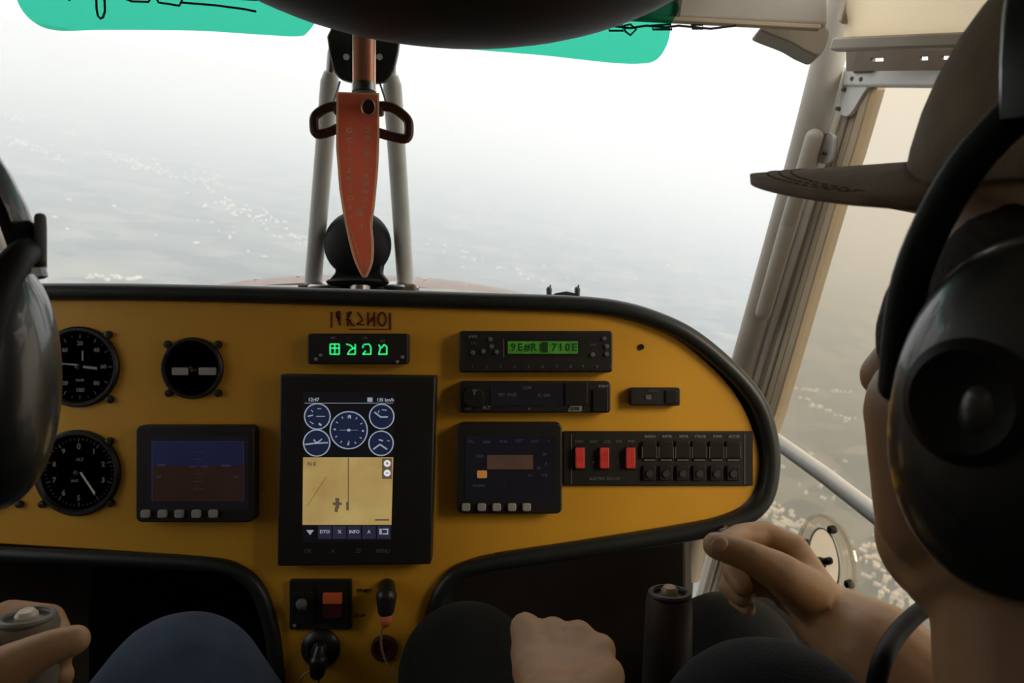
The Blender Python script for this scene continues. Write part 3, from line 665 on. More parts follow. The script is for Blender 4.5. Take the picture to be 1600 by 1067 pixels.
for (cx, cy, r, kind) in ((496, 650.5, 20, 0), (495, 692, 20.5, 1), (545, 672, 29, 2), (596.5, 650.5, 19, 3), (595.5, 692.5, 19, 4)):
    R = r*s_/F_PX; o = at(cx, cy, s_)
    gg = MB().lathe([(.0001, 0), (R, 0), (R, .0003), (.0001, .0003)], o, (0, -1, 0), 36).build('screen_gauge', M['scr_gauge'], t, smooth=0)
    MB().tube([o+Vector((R*math.cos(a), -.0004, R*math.sin(a))) for a in [2*math.pi*i/36 for i in range(36)]], .0007, 6, True).build('gauge_ring', M['scr_line'], gg)
    b = MB(); q = s_-.0007
    def ln(x0, y0, x1, y1, w_=1.2): b.bar(at(cx+x0*r, cy+y0*r, q), at(cx+x1*r, cy+y1*r, q), w_*q/F_PX, .0003, (0, 1, 0))
    if kind == 0: ln(-.75, 0, -.35, -.1, 2); ln(-.1, 0, .6, 0); ln(.1, .55, .3, .7, 3); ln(-.6, .4, -.3, .6); ln(0, -.6, .3, -.6); ln(-.5, -.5, -.35, -.35)
    if kind == 1: ln(-.9, .12, -.1, .02, 2.2); ln(-.1, .02, .85, -.02, 2.2); ln(-.25, -.25, 0, 0, 2); ln(0, 0, .4, -.3, 2)
    if kind == 2:
        for i in range(12): a = i*math.pi/6+.05; ln(.70*math.cos(a), .70*math.sin(a), .82*math.cos(a), .82*math.sin(a), 2.6 if i % 3 == 0 else 1.5)
        ln(-.08, 0, .08, 0, 4); ln(-.5, 0, .5, 0, .5)
        put_text(b, 'N', cx+1, cy-r*.7, 5, q); put_text(b, 'S', cx, cy+r*.66, 4, q)
    if kind == 3: ln(-.6, -.35, -.1, .05, 2.4); ln(-.1, .05, .5, .05, 2.4); ln(0, -.55, .4, -.5); ln(-.2, -.5, -.3, -.3)
    if kind == 4: ln(-.65, .5, -.1, .1, 2.4); ln(-.1, .1, .5, .5, 2.4); ln(-.2, -.3, .15, -.2, 2); ln(.5, -.2, .7, -.2)
    b.build('gauge_marks', M['scr_line'], gg, smooth=0)
b = MB(); q = s_-.0007
put_text(b, '12:47', 490, 624.5, 5.5, q); put_text(b, '135 km/h', 602, 625, 5, q); b.rect(574, 621, 582, 628, q, q+.0003); b.rect(476, 629.5, 614, 630.2, q, q+.0003)
b.build('status_line', M['scr_line'], t, smooth=0)
for i in range(6):
    x0 = 474+23*i; o = MB().rect(x0, 822, x0+21, 842, q, q+.0003).build('soft_key', M['scr_violet'] if i else M['scr_dark'], t, smooth=0)
    b = MB(); cx = x0+10.5
    if i == 0: b.add([at(cx-6, 828, q-.0003), at(cx+6, 828, q-.0003), at(cx, 836, q-.0003)], [(0, 1, 2)])
    elif i == 5: b.rect(cx-7, 826, cx-3, 835, q-.0003, q); b.rect(cx-2, 826, cx+7, 828, q-.0003, q); b.rect(cx-2, 833, cx+7, 835, q-.0003, q); b.rect(cx+5, 826, cx+7, 835, q-.0003, q)
    else: put_text(b, ('', 'DTO', 'X', 'INFO', 'A')[i], cx, 831, 5, q-.0003)
    b.build('key_symbol', M['scr_line'], o, smooth=0)
for i, (x, s) in enumerate(((481, 'OK'), (520, 'X'), (560, 'Z7'), (598, 'MENU'))):
    b = MB(); put_text(b, s, x, 861, 5.5, d0-.0006); b.build('key_lettering', M['dimprint'], t, smooth=0)

# ---- radio
t, d0 = screen_unit('radio', 'long black radio with a green lit display, upper of two stacked units', 717, 517, 957, 582, 0.016, 5); t['category'] = 'radio'
q = d0-.0006
MB().rect(790, 530, 907, 556, q, d0+.001, 2).build('display_frame', M['black2'], t, smooth=0)
MB().rect(793.5, 533, 903, 552.5, q-.0005, q).build('display', M['lcd'], t, smooth=0)
b = MB(); s = '9I#RI PIOE'
for i, ch in enumerate('9E#RI 7I0E'): 
    if ch != ' ': put_text(b, ch, 802+i*10.6, 543, 11.5, q-.0011, sx=1.0)
b.rect(846, 534, 856, 551, q-.0011, q-.0005); b.build('characters', M['lcdchar'], t, smooth=0)
b = MB(); put_text(b, 'AVIA', 739, 526, 4.5, q); b.build('name_lettering', M['print'], t, smooth=0)
b = MB(); put_text(b, 'VOL', 740, 537, 3.5, q)
for i in range(11):
    x = 738+22*i-(3 if i > 7 else 0); put_text(b, '1234567890E'[i], x, 573, 5, q)
put_text(b, 'STBY', 927, 539, 3.5, q); b.build('key_lettering', M['dimprint'], t, smooth=0)
for x, y in ((739, 551), (755, 549), (776, 550), (766, 530), (768, 541), (926, 554), (948, 541), (948, 553), (944, 529)):
    MB().lathe([(.0005, 0), (.0026, 0), (.0023, .0022), (.0005, .0026)], at(x, y, d0), (0, -1, 0), 12).build('push_button', M['dimprint'], t)
for i in range(10):
    x = 738+22*i-(3 if i > 7 else 0); MB().rect(x-8, 577, x+8, 580, d0-.0015, d0, 1).build('preset_key', M['black2'], t, smooth=0)
MB().rect(786, 529, 788, 558, q, d0).build('divider', M['dimprint'], t, smooth=0)
# ---- transponder
t, d0 = screen_unit('transponder', 'long black unit with a knob and dark display, lower of two stacked units', 717, 596, 954, 645, 0.016, 5); t['category'] = 'transponder'
q = d0-.0006
MB().rect(766, 602, 880, 634, q, d0, 2).build('display', M['scr_dark'], t, smooth=0)
k = MB().lathe([(.0005, 0), (.0118, 0), (.0108, .010), (.0098, .012), (.0005, .012)], at(741, 620, d0), (0, -1, 0), 28).build('knob', M['black2'], t)
MB().bar(at(741, 611, d0-.0125), at(741, 617, d0-.0125), .0014, .001, (0, 1, 0)).build('knob_mark', M['print'], k, smooth=0)
b = MB(); put_text(b, 'ON', 742, 610, 3.5, d0-.014); put_text(b, 'ALT', 760, 637, 5, q); put_text(b, 'OFF', 731, 639, 4, q); put_text(b, 'IDENT', 943, 603.5, 4, q); put_text(b, '^', 827, 640, 6, q); b.build('lettering', M['print'], t, smooth=0)['kind'] = 'stuff'
b = MB(); put_text(b, 'FUNC', 899, 604, 4, q); put_text(b, '1200', 823, 606, 5, q-.0003); put_text(b, 'SBY GND', 793, 617, 5, q-.0003); put_text(b, 'FL 049', 850, 618, 5, q-.0003); b.build('dim_lettering', M['dimprint'], t, smooth=0)
MB().rect(884, 598, 918, 633, d0-.003, d0, 2).build('push_key', M['black2'], t, bevel=.0006)
MB().rect(927, 608, 950, 643, d0-.003, d0, 2).build('push_key', M['black2'], t, bevel=.0006)
b = MB(); b.ppx([(887, 643), (891, 634), (909, 634), (909, 643)], q-.0004, d0); b.build('white_label', M['print'], t, smooth=0)
b = MB(); put_text(b, 'ZOX', 898, 638.5, 5, q-.0008); b.build('label_lettering', M['black'], t, smooth=0)
# ---- small intercom box
t, d0 = screen_unit('intercom_box', 'small black intercom box mounted alone on the right of the panel', 985, 606, 1063, 634, 0.012, 3); t['category'] = 'intercom'
MB().rect(1040, 610, 1058, 630, d0-.002, d0, 2).build('rocker', M['black2'], t, bevel=.0006)
b = MB(); put_text(b, 'VOX SQ', 1021, 611, 3, d0-.0006); b.build('lettering', M['dimprint'], t, smooth=0)['kind'] = 'stuff'
MB().rect(1009, 617, 1018, 624, d0-.001, d0, 2).build('indicator', M['dimprint'], t, smooth=0)
# ---- right engine display
t, d0 = screen_unit('engine_display', 'black framed display with dim copper bar on screen and five pale buttons', 714, 661, 878, 803, 0.018, 9)
s_ = d0-.0006
MB().rect(727, 681, 868, 782, s_+.0003, s_+.0006, 3).build('screen', M['scr_dark'], t, smooth=0)
MB().rect(761, 711, 833, 733, s_, s_+.0004).build('copper_bar', M['scr_copper'], t, smooth=0)
MB().rect(745.5, 735, 761, 747, s_, s_+.0004, 2).build('orange_mark', M['scr_orange'], t, smooth=0)
b = MB()
for x, y, s in ((735, 690, 'OIL'), (760, 691, 'RPM'), (787, 690, 'FUEL'), (811, 689, 'EGT'), (836, 690, 'CHT'), (857, 690, 'V'), (750, 713, '4550'), (851, 710, '86'), (842, 732, '87'), (853, 725, '9'), (829, 743, '4.1'), (850, 743, '13.8'), (748, 759, 'HOBBS'), (788, 759, '7')):
    put_text(b, s, x, y, 4.2, s_)
b.build('screen_marks', M['scr_violet'], t, smooth=0)
for i, x in enumerate((728, 752.5, 776, 800, 823)): MB().rect(x-6.5, 787, x+6.5, 799, d0-.004, d0, 3).build('button', M['grey'], t, bevel=.0008)
# ---- switch panel
t = thing('switch_panel', at(1030, 758, PD), 'long black switch panel with three red rockers and rows of fuses', 'switch panel'); d0 = PD-.005; q = d0-.0006
MB().rect(880, 674, 1177, 759, d0, PD, 2).build('plate', M['black'], t, bevel=.001)
b = MB(); b.rect(892, 678, 893.6, 756, q, d0); b.rect(1163, 678, 1164.6, 756, q, d0); b.build('edge_lines', M['dimprint'], t, smooth=0)
for i, x in enumerate((906.5, 945, 986)):
    o = MB().rect(x-8.5, 698, x+8.5, 734, d0-.002, d0, 2).build('rocker_frame', M['black2'], t, bevel=.0004)
    MB().rect(x-7, 700, x+7, 732, d0-.007, d0-.002, 2).build('rocker', M['red'], o, bevel=.001)
b = MB()
for x, s in ((905, 'FAN'), (927, 'NAV'), (948, 'LDG'), (967, 'STR'), (986, 'PMP')): put_text(b, s, x, 690, 4.5, q)
put_text(b, 'v', 927, 722, 6, q); put_text(b, 'v', 965, 722, 4, q); put_text(b, 'ELECTRIC CIRCUIT', 945, 748, 4, q); b.build('lettering', M['dimprint'], t, smooth=0)['kind'] = 'stuff'
for i, x in enumerate((1015, 1041, 1067, 1093, 1120, 1146)):
    o = MB().rect(x-11, 690, x+11, 716, d0-.004, d0, 2).build('fuse_switch', M['black2'], t, bevel=.0008)
    b = MB().rect(x-8.5, 717.5, x+9, 720, d0-.002, d0); b.rect(x-11.8, 698, x-10.6, 716, d0-.0042, d0); b.rect(x+10.8, 698, x+12, 716, d0-.0042, d0); b.build('switch_edge', M['dimprint'], o, smooth=0)
    b = MB(); put_text(b, ('RADIO', 'INSTR', 'XPDR', 'STROB', 'PUMP', 'ACCES')[i], x+1, 682, 4, q); b.build('fuse_lettering', M['print'], t, smooth=0)
    o = MB().rect(x-10, 728, x+10, 751, d0-.0035, d0, 2).build('fuse', M['black2'], t, bevel=.0008)
    MB().lathe([(.0005, 0), (.0042, 0), (.0038, .002), (.0005, .002)], at(x, 740, d0-.0035), (0, -1, 0), 14).build('fuse_cap', M['grip'], o)
# ---- ignition switches on the pedestal
t = thing('ignition_switch_box', at(500, 985, PD), 'square black switch plate with an orange rocker on the pedestal', 'switch'); d0 = PD-.006
MB().rect(452, 906, 549, 984, d0, PD, 3).build('plate', M['black'], t, bevel=.001)
MB().rect(497, 916, 541, 972, d0-.003, d0, 2).build('rocker_frame', M['black2'], t, bevel=.0006)
MB().rect(504, 928, 533, 944, d0-.009, d0-.003, 1).build('rocker_top', M['orange'], t, bevel=.0008)
MB().rect(504, 944, 533, 966, d0-.007, d0-.003, 1).build('rocker_bottom', M['darkred'], t, bevel=.0008)
MB().rect(456, 926, 489, 975, d0-.002, d0, 2).build('toggle_plate', M['black2'], t, bevel=.0006)
MB().cap(at(472, 950, d0-.001), at(471, 944, d0-.016), .0045, .006).build('toggle', M['dimprint'], t)
MB().cyl(at(460, 977, d0), at(460, 977, d0-.002), .002, 10).build('screw', M['print'], t)
# ---- charger plug and cable
t = thing('charger_plug', at(605, 955, PD), 'dark plug with an orange tip in the pedestal socket', 'plug')
MB().lathe([(.001, 0), (.009, 0), (.009, .004), (.001, .004)], at(605, 916, PD), (0, -1, 0), 20).build('socket', M['black2'], t)
MB().chain([at(605, 916, PD-.004), at(604, 932, PD-.02), at(603, 952, PD-.022)], [.008, .011, .009]).build('plug_body', M['black2'], t)
MB().chain([at(604, 958, PD-.022), at(603, 970, PD-.024)], [.0065, .0065]).build('plug_tip', M['orangewire'], t)
cb = smooth_pts([at(601, 972, PD-.024), at(596, 990, PD-.022), at(597, 1015, PD-.02), at(606, 1040, PD-.018), at(622, 1063, PD-.02), at(640, 1095, PD-.03), at(650, 1140, PD-.03)], 8)
o = MB().tube(cb, .0013, 8).build('charger_cable', M['pinkwire'], t)
# ---- ignition key switch
t = thing('key_switch', at(502, 1018, PD), 'round key switch with a key and ring low on the pedestal', 'key switch')
MB().lathe([(.001, 0), (.021, 0), (.021, .004), (.017, .008), (.012, .009), (.012, .004), (.001, .004)], at(502, 1012, PD), (0, -1, 0), 32).build('collar', M['black2'], t)
MB().lathe([(.001, 0), (.0095, 0), (.0085, .012), (.001, .013)], at(502, 1012, PD-.004), (0, -1, 0), 24).build('lock_barrel', M['metal'], t)
MB().chain([at(500, 1014, PD-.017), at(498, 1034, PD-.020), at(496, 1050, PD-.021)], [.006, .010, .008]).build('key_head', M['black2'], t)
o = at(484, 1068, PD-.02); MB().tube([o+Vector((.010*math.cos(a), .002*math.sin(a), .012*math.sin(a))) for a in [2*math.pi*i/24 for i in range(24)]], .0011, 8, True).build('key_ring', M['metal'], t)
t = thing('socket_ring', at(601, 1015, PD), 'round dark red socket low on the pedestal behind the cable', 'socket')
MB().lathe([(.001, 0), (.0145, 0), (.0145, .003), (.0115, .004), (.0115, .001), (.001, .001)], at(601, 1012, PD), (0, -1, 0), 28).build('rim', M['redbrown'], t)
MB().lathe([(.001, 0), (.0112, 0), (.001, .0014)], at(601, 1012, PD), (0, -1, 0), 24).build('socket_hole', M['black'], t)

# ---------------------------------------------------------------- centre brace, compass, tag
DB = 1.02
t = thing('windscreen_brace', at(562, 448, DB), 'pair of grey white tubes forming a brace in front of the windscreen', 'brace')
for a, c in ((at(517, 112, DB-.14), at(489, 446, DB)), (at(612, 118, DB-.14), at(634, 446, DB))):
    MB().tube([a, a+(c-a)*.04, c], [.008, .0115, .0118], 18).build('tube', M['tubew'], t)
    MB().cap(a+(a-c)*.08, a, .006).build('tube_end', M['metal'], t)
pl = spx([(518, 40), (617, 40), (617, 100), (606, 122), (588, 128), (567, 128), (545, 126), (527, 118), (518, 98)], 3, True)
t2 = MB().ppx(pl, .84, .85).build('top_plate', M['black2'], t, bevel=.002)
for x in (541, 593): MB().cyl(at(x, 89, .84), at(x, 89, .836), .0036, 12).build('bolt', M['white'], t2)
for s_ in (-1, 1):
    c0 = at(562+s_*58, 450, DB); MB().ell(c0, (.030, .026, .009), None, 24, 12).build('foot_clamp', M['metal'], t)
MB().box(at(562, 452, DB), (.16, .045, .012)).build('foot_plate', M['brown'], t, bevel=.003)
for s_ in (-1, 1): MB().tube([at(562+s_*31, 128, .845), at(562+s_*44, 168, .80)], .0012, 8).build('wire', M['wire'], t)
t = thing('magnetic_compass', at(559, 446, .985), 'round black ball compass standing behind the copper tag', 'compass')
MB().ell(at(559, 382, .975), (.0445, .030, .0445), None, 36, 20).build('ball', M['hs2'], t)
MB().ppx(spx([(527, 405), (591, 405), (594, 425), (602, 440), (560, 446), (516, 440), (524, 425)], 3, True), .965, .99).build('neck', M['hs2'], t, bevel=.003)
b = MB(); b.ell(at(559, 441, .98), (.042, .03, .008), None, 24, 10); b.build('base', M['hs2'], t)
MB().cyl(at(563, 446, .97), at(563, 458, .97), .014, 20).build('post', M['metal'], t)
# red tag hanging on the centre rod
DT = .62
t = thing('pull_handle', at(568, 70, DT+.01), 'copper rod with a dark red brown crossed handle hanging from the roof', 'handle')
MB().tube([at(569, -90, DT+.012), at(569, 132, DT+.012)], .0098, 24).build('rod', M['copper'], t)
MB().lathe([(.0085, 0), (.0105, .001), (.0105, .008), (.0085, .009)], at(569, 146, DT+.012), (0, 0, 1), 24).build('collar', M['metal'], t)
for s_, xs in ((-1, (528, 512, 494, 491, 495, 514, 528)), (1, (590, 612, 634, 639, 635, 612, 590))):
    ys = (166, 168, 180, 194, 209, 206, 200) if s_ < 0 else (166, 168, 184, 198, 216, 213, 207)
    MB().tube(smooth_pts([at(x, y, DT+.012) for x, y in zip(xs, ys)], 5, False), .0042, 10).build('grip_loop', M['redbrown'], t)
MB().rect(520, 158, 598, 178, DT+.008, DT+.018, 5).build('cross_bar', M['redbrown'], t, bevel=.002)
t = thing('warning_tag', at(568, 145, DT), 'copper red pointed blade tag with engraved lettering hanging over the windscreen brace', 'tag')
bl = [(527, 145), (591, 147), (591, 215), (589, 265), (584, 320), (580, 350), (582, 380), (581, 408), (574, 428), (570, 432), (565, 428), (553, 400), (541, 350), (532, 295), (527, 230)]
blp = bl[:3]+spx(bl[2:14], 4)[1:]+[bl[14]]
MB().ppx(blp, DT-.004, DT).build('blade', M['tagred'], t, bevel=.0012)
MB().tube([at(x, y, DT-.0042) for x, y in blp], .0011, 6, True).build('edge', M['taglight'], t)
MB().tube([at(x, y, DT-.0042) for x, y in smooth_pts([(545, 350, 0), (556, 385, 0), (567, 420, 0), (572, 424, 0), (577, 408, 0), (576, 385, 0)], 5) for x, y in [(x, y)]] if False else [at(p.x, p.y, DT-.0042) for p in smooth_pts([(545, 350, 0), (556, 385, 0), (566, 416, 0), (571, 424, 0), (576, 408, 0), (576, 385, 0)], 5)], .0008, 6).build('bevel_line', M['taglight'], t)
MB().rect(566, 154, 586, 180, DT-.0048, DT-.0035, 8).build('eyelet', M['redbrown'], t)
o = at(576, 167, DT-.0048); MB().tube([o+Vector((.0057*math.cos(a), 0, .0072*math.sin(a))) for a in [2*math.pi*i/20 for i in range(20)]], .0009, 6, True).build('eyelet_rim', M['copper_edge'], t)
b = MB()
for i, ch in enumerate('OUIIgasOcc'): put_text(b, ch, 545.5+(0 if i < 5 else (i-4)*.5), 204+i*15, 8, DT-.0048, -90 if i % 2 else 0)
for i, ch in enumerate('H6/miIoB33I'): put_text(b, ch, 575-i*.3-(max(0, i-6)*1.0), 203+i*12, 9, DT-.0048, -90)
put_text(b, '33', 561, 331, 9, DT-.0048, -90); put_text(b, ')', 565, 352, 8, DT-.0048)
b.build('engraved_lettering', M['engr'], t, smooth=0)
# two pegs on the glareshield
t = thing('peg_bar', at(880, 460, 1.28), 'small black bar with two upright pegs on the glareshield', 'peg bar')
MB().ppx([(858, 463), (906, 463), (898, 458), (885, 455), (868, 458)], 1.27, 1.285).build('bar', M['black2'], t)
for x in (858, 902):
    MB().cap(at(x, 462, 1.28), at(x, 452, 1.28), .0045, .005).build('peg', M['black2'], t); MB().cap(at(x+1, 452, 1.28), at(x+2, 446, 1.28), .002, .0015).build('peg_tip', M['black2'], t)

# ---------------------------------------------------------------- overhead console, sun visors, wires
t = thing('overhead_console', (X(690, .47), .47, CZ+.45), 'smooth blue black padded console bulging down from the roof', 'console')
Ry = Matrix.Rotation(math.radians(4.0), 3, 'Y')
MB().ell(at(690, -212, .47), (.205, .12, .1075), Ry, 48, 28).build('shell', M['navy'], t)
MB().box((X(690, .47), .47, CZ+.425), (.22, .14, .09)).build('roof_mount', M['navy'], t, bevel=.01)
def visor(label, poly, d, clips):
    t = thing('sun_visor', at(sum(p[0] for p in poly)/len(poly), -20, d), label, 'sun visor')
    MB().ppx(spx(poly, 5, True), d, d+.003).build('tinted_sheet', M['teal'], t)
    for pts in clips: MB().tube([at(x, y, d-.004) for x, y in pts], .0012, 8).build('clip', M['wire'], t)
    return t
visor('teal tinted sun visor with wire loops, wide one on the left above the windscreen', [(20, -60), (22, -20), (32, 12), (55, 36), (90, 46), (160, 45), (300, 46), (400, 52), (462, 55), (480, 48), (496, 20), (500, -30), (260, -75)], .77,
      [[(150, -12), (151, 14), (153, 25), (157, 29), (161, 27), (164, 18), (163, -12)], [(192, -4), (205, 2), (232, 3), (236, -4)], [(243, -4), (248, 4), (262, 6), (280, 9), (284, 2), (284, -6)], [(104, -4), (108, 0), (112, -4)], [(284, 4), (320, 7), (334, 8), (380, 14), (400, 18)]])
visor('teal tinted sun visor with rounded corner, between the dark console and the pillar', [(690, 30), (690, 70), (740, 76), (850, 85), (950, 96), (1000, 98), (1026, 92), (1042, 70), (1048, 40), (1048, 0), (860, 0)], .775, [])
t = thing('wire_bundle', at(980, 38, .785), 'thin dark knotted wire with small loops strung along the header beam', 'wire')
def wl_(pts): return [at(x, y, .785) for x, y in pts]
MB().tube(wl_([(840, 46), (868, 47), (880, 44), (905, 42), (925, 46), (960, 41), (985, 44), (1010, 40), (1040, 43), (1060, 40), (1110, 45), (1150, 40)]), .0013, 8).build('cord', M['wire'], t)
for pts in ([(912, 38), (935, 38), (938, 46), (915, 47)], [(950, 38), (972, 38), (974, 48), (952, 48)], [(975, 40), (985, 38), (994, 46), (985, 55), (977, 49)], [(1018, 40), (1048, 38), (1050, 46), (1020, 46)], [(1080, 39), (1098, 39), (1098, 45), (1082, 45)], [(862, 44), (880, 43), (882, 50), (866, 50)]):
    MB().tube(wl_(pts), .0012, 8, True).build('loop', M['wire'], t)

# ---------------------------------------------------------------- control sticks and seats
def stick(name, label, top, base, r, m, mb_, groove):
    t = thing(name, base, label, 'control stick'); ax = (top-base).normalized()
    tilt = (ax+Vector((0, -.35, .1))).normalized()
    pr = [(r*.55, -.20), (r*.95, -.185), (r*1.10, -.13), (r*1.05, -.06), (r*1.0, -.02), (r*.98, -.006), (r*.90, 0), (r*.72, .001), (r*.70, -.003), (.001, -.003)]
    MB().lathe(pr, top, ax, 32).build('grip', m, t)
    MB().tube([top+ax*.0005+Vector((r*.80*math.cos(a), r*.80*math.sin(a), 0)) for a in [2*math.pi*i/32 for i in range(32)]], r*.12, 8, True).build('grip_rim', m, t)
    MB().lathe([(.0005, -.004), (r*.36, -.004), (r*.36, .003), (r*.25, .006), (.0005, .007)], top, ax, 24).build('button', mb_, t)
    MB().tube([base, top-ax*.19], .011, 16).build('pole', M['black2'], t)
    return t
stick('control_stick', 'dark control stick with a tan top button between the black trousers', at(1046, 928, .55), zc(.12, .64, -.76), .0175, M['grip'], M['beigebtn'], 0)
stick('control_stick', 'worn grey control stick with an ivory button gripped by a hand', at(42, 966, .52), zc(-.345, .60, -.76), .0205, M['gripg'], M['ivory'], 0)
def seat(label, cx):
    t = thing('pilot_seat', zc(cx, .25, -.77), label, 'seat')
    MB().box(zc(cx, .30, -.735), (.42, .46, .05)).build('cushion', M['seat'], t, bevel=.03)
    R = Matrix.Rotation(math.radians(10), 3, 'X')
    MB().box(zc(cx, -.02, -.42), (.40, .08, .52), R).build('backrest', M['seat'], t, bevel=.03)
    MB().box(zc(cx, .30, -.765), (.36, .40, .01)).build('base_frame', M['black2'], t)
seat('dark cloth seat under the person in black with the cap', .18); seat('dark cloth seat under the person in blue jeans', -.46)

# ---------------------------------------------------------------- people
def head(mb, Hc, Fv, Lv, Uv):
    p = lambda f, l, u: Hc+Fv*f+Lv*l+Uv*u
    R = Matrix((Fv, Lv, Uv)).transposed()
    mb.ell(p(-.005, 0, .045), (.096, .077, .092), R); mb.ell(p(.030, 0, -.036), (.066, .070, .090), R); mb.ell(p(.050, 0, -.090), (.044, .052, .038), R)
    mb.cap(p(.092, 0, .022), p(.112, 0, -.022), .008, .013)
    for s_ in (-1, 1):
        mb.ell(p(.053, s_*.043, -.020), (.033, .027, .03), R); mb.cap(p(.086, s_*.014, .030), p(.074, s_*.045, .030), .011, .009)
        mb.cap(p(.095, 0, -.056), p(.086, s_*.02, -.058), .008, .005); mb.cap(p(.094, 0, -.068), p(.086, s_*.018, -.066), .008, .005)
        mb.ell(p(-.002, s_*.080, 0), (.018, .010, .032), R); mb.cap(p(.005, s_*.056, -.06), p(.045, s_*.033, -.10), .024, .020); mb.cap(p(.056, s_*.046, -.025), p(.050, s_*.042, -.072), .030, .026)
    return p, R
def eyes(parent, p):
    for s_ in (-1, 1):
        o = MB().ell(p(.078, s_*.032, .008), (.0125,)*3, None, 16, 10).build('eye', M['white'], parent); MB().ell(p(.0885, s_*.032, .008), (.0035,)*3, None, 10, 8).build('iris', M['brown'], o)
def palm(mb, W, mcps, r=.016):
    for m_ in mcps: mb.cap(W, m_, r*1.15, r*.78)
    for a, c in zip(mcps, mcps[1:]): mb.cap(a, c, r*.78, r*.78)
    for k in (.35, .7):
        q = [W+(m_-W)*k for m_ in mcps]
        for a, c in zip(q, q[1:]): mb.cap(a, c, r*.95, r*.95)
P = at
# ---- person on the right: black shirt, black trousers, cap, headset
yaw = math.radians(30); Fv = Vector((-math.sin(yaw), math.cos(yaw), 0)); Lv = Vector((-math.cos(yaw), -math.sin(yaw), 0)); Uv = Vector((0, 0, 1))
pt_ = math.radians(10); Fv, Uv = Fv*math.cos(pt_)+Uv*math.sin(pt_), Uv*math.cos(pt_)-Fv*math.sin(pt_)
Hc = zc(.259, .300, -.016)
pr_ = thing('person', zc(.2, .3, -.64), 'person in olive brown cap and black shirt reaching towards the panel edge', 'person')
b = MB(); hp_, HR = head(b, Hc, Fv, Lv, Uv)
nb = zc(.245, .265, -.23)
b.cap(hp_(-.015, 0, -.03), nb, .058, .062); b.cap(hp_(.012, .012, -.085), zc(.232, .285, -.21), .05, .058)
SL, SR = zc(.131, .37, -.215), zc(.47, .20, -.20); EL = zc(.13, .26, -.48); ER = zc(.345, .36, -.31)
hip = zc(.15, .24, -.56); ch = zc(.26, .24, -.34)
b.cap(nb, ch, .06, .11); b.cap(ch, hip, .12, .13); b.cap(SL, ch, .05, .09); b.cap(SR, ch, .05, .09)
WL = P(866, 1125, .43); WR = P(1288, 962, .55)
b.chain([SL, EL, WL], [.046, .04, .027]); b.chain([SR, ER, P(1375, 1022, .49), WR], [.046, .042, .034, .025])
for kx, kz, kd, fx in ((-.043, -.315, .70, -.04), (.195, -.292, .66, .22)):
    hj = hip+Vector((.09 if fx > 0 else -.07, 0, 0)); kn = zc(kx, kd, kz); an = zc(fx, 1.06, -.68)
    b.chain([hj, kn, an, zc(fx, 1.17, -.72)], [.08, .055, .037, .03])
# right hand, thumb and index pinching at the panel edge
mc = [P(1238, 860, .55), P(1232, 876, .575), P(1222, 894, .595), P(1216, 914, .61)]
palm(b, WR, mc, .0165); b.cap(WR, P(1250, 905, .545), .022, .020)
b.chain([mc[0], P(1192, 836, .56), P(1158, 838, .55), P(1134, 848, .522)], [.0125, .0112, .0098, .0085])
b.chain([mc[1], P(1172, 864, .585), P(1146, 892, .58), P(1160, 916, .57)], [.0125, .0112, .0095, .0085])
b.chain([mc[2], P(1160, 890, .60), P(1140, 918, .595), P(1160, 934, .585)], [.012, .0105, .0092, .008])
b.chain([mc[3], P(1168, 914, .615), P(1152, 936, .61), P(1168, 950, .60)], [.011, .0095, .0082, .0072])
b.chain([P(1272, 935, .53), P(1218, 894, .508), P(1168, 868, .503), P(1119, 852, .505)], [.019, .0140, .0108, .0096])
b.cap(P(1272, 935, .53), mc[0], .018, .0125)
# left hand, a loose fist seen from behind
mc = [P(821, 982, .505), P(864, 989, .505), P(903, 996, .50), P(937, 1016, .49)]
palm(b, WL, [m_+Vector((.002, -.016, -.010)) for m_ in mc], .0165)
for m_ in mc: b.cap(m_, m_+(WL-m_)*.45+Vector((0, 0, -.003)), .0112, .0125)
for i, m_ in enumerate(mc):
    k = (.85, .95, 1.0, .95)[i]
    b.chain([m_, m_+Vector((.002, .034*k, -.012)), m_+Vector((.004, .030*k, -.036)), m_+Vector((.004, .006, -.040))], [.0118*k, .0105*k, .0095*k, .0085*k])
b.chain([P(905, 1095, .44), P(942, 1062, .465), P(938, 1050, .50), P(905, 1052, .52)], [.016, .0125, .011, .009])
body = b.skin('body', M['skin_l'], pr_, .0027, 4)
eyes(pr_, hp_)
# thumb nail
nl = MB().ell(P(1124, 850, .4962), (.0062, .002, .0048), Matrix.Rotation(math.radians(-18), 3, 'Y'), 14, 8).build('thumb_nail', M['nail'], pr_)
b = MB(); b.cap(zc(.255, .262, -.265), ch, .075, .125); b.cap(ch, hip, .138, .15); b.cap(SL, ch, .062, .10); b.cap(SR, ch, .062, .10); b.cap(nb+Vector((.03, -.02, -.01)), SR, .05, .058)
b.cap(SL, EL, .063, .057); b.cap(SR, SR+(ER-SR)*.75, .062, .058)
b.skin('shirt', M['tee'], pr_, .005, 8)
b = MB()
for kx, kz, kd, fx in ((-.043, -.315, .70, -.04), (.195, -.292, .66, .22)):
    hj = hip+Vector((.09 if fx > 0 else -.07, 0, 0)); kn = zc(kx, kd, kz); an = zc(fx, 1.06, -.66)
    b.chain([hj, kn, an], [.095, .066, .05])
b.cap(hip+Vector((-.06, 0, 0)), hip+Vector((.06, 0, 0)), .14); b.skin('trousers', M['blacktr'], pr_, .006, 8)
for fx in (-.04, .22): MB().chain([zc(fx, 1.03, -.725), zc(fx, 1.19, -.735)], [.045, .038]).build('shoe', M['black2'], pr_)
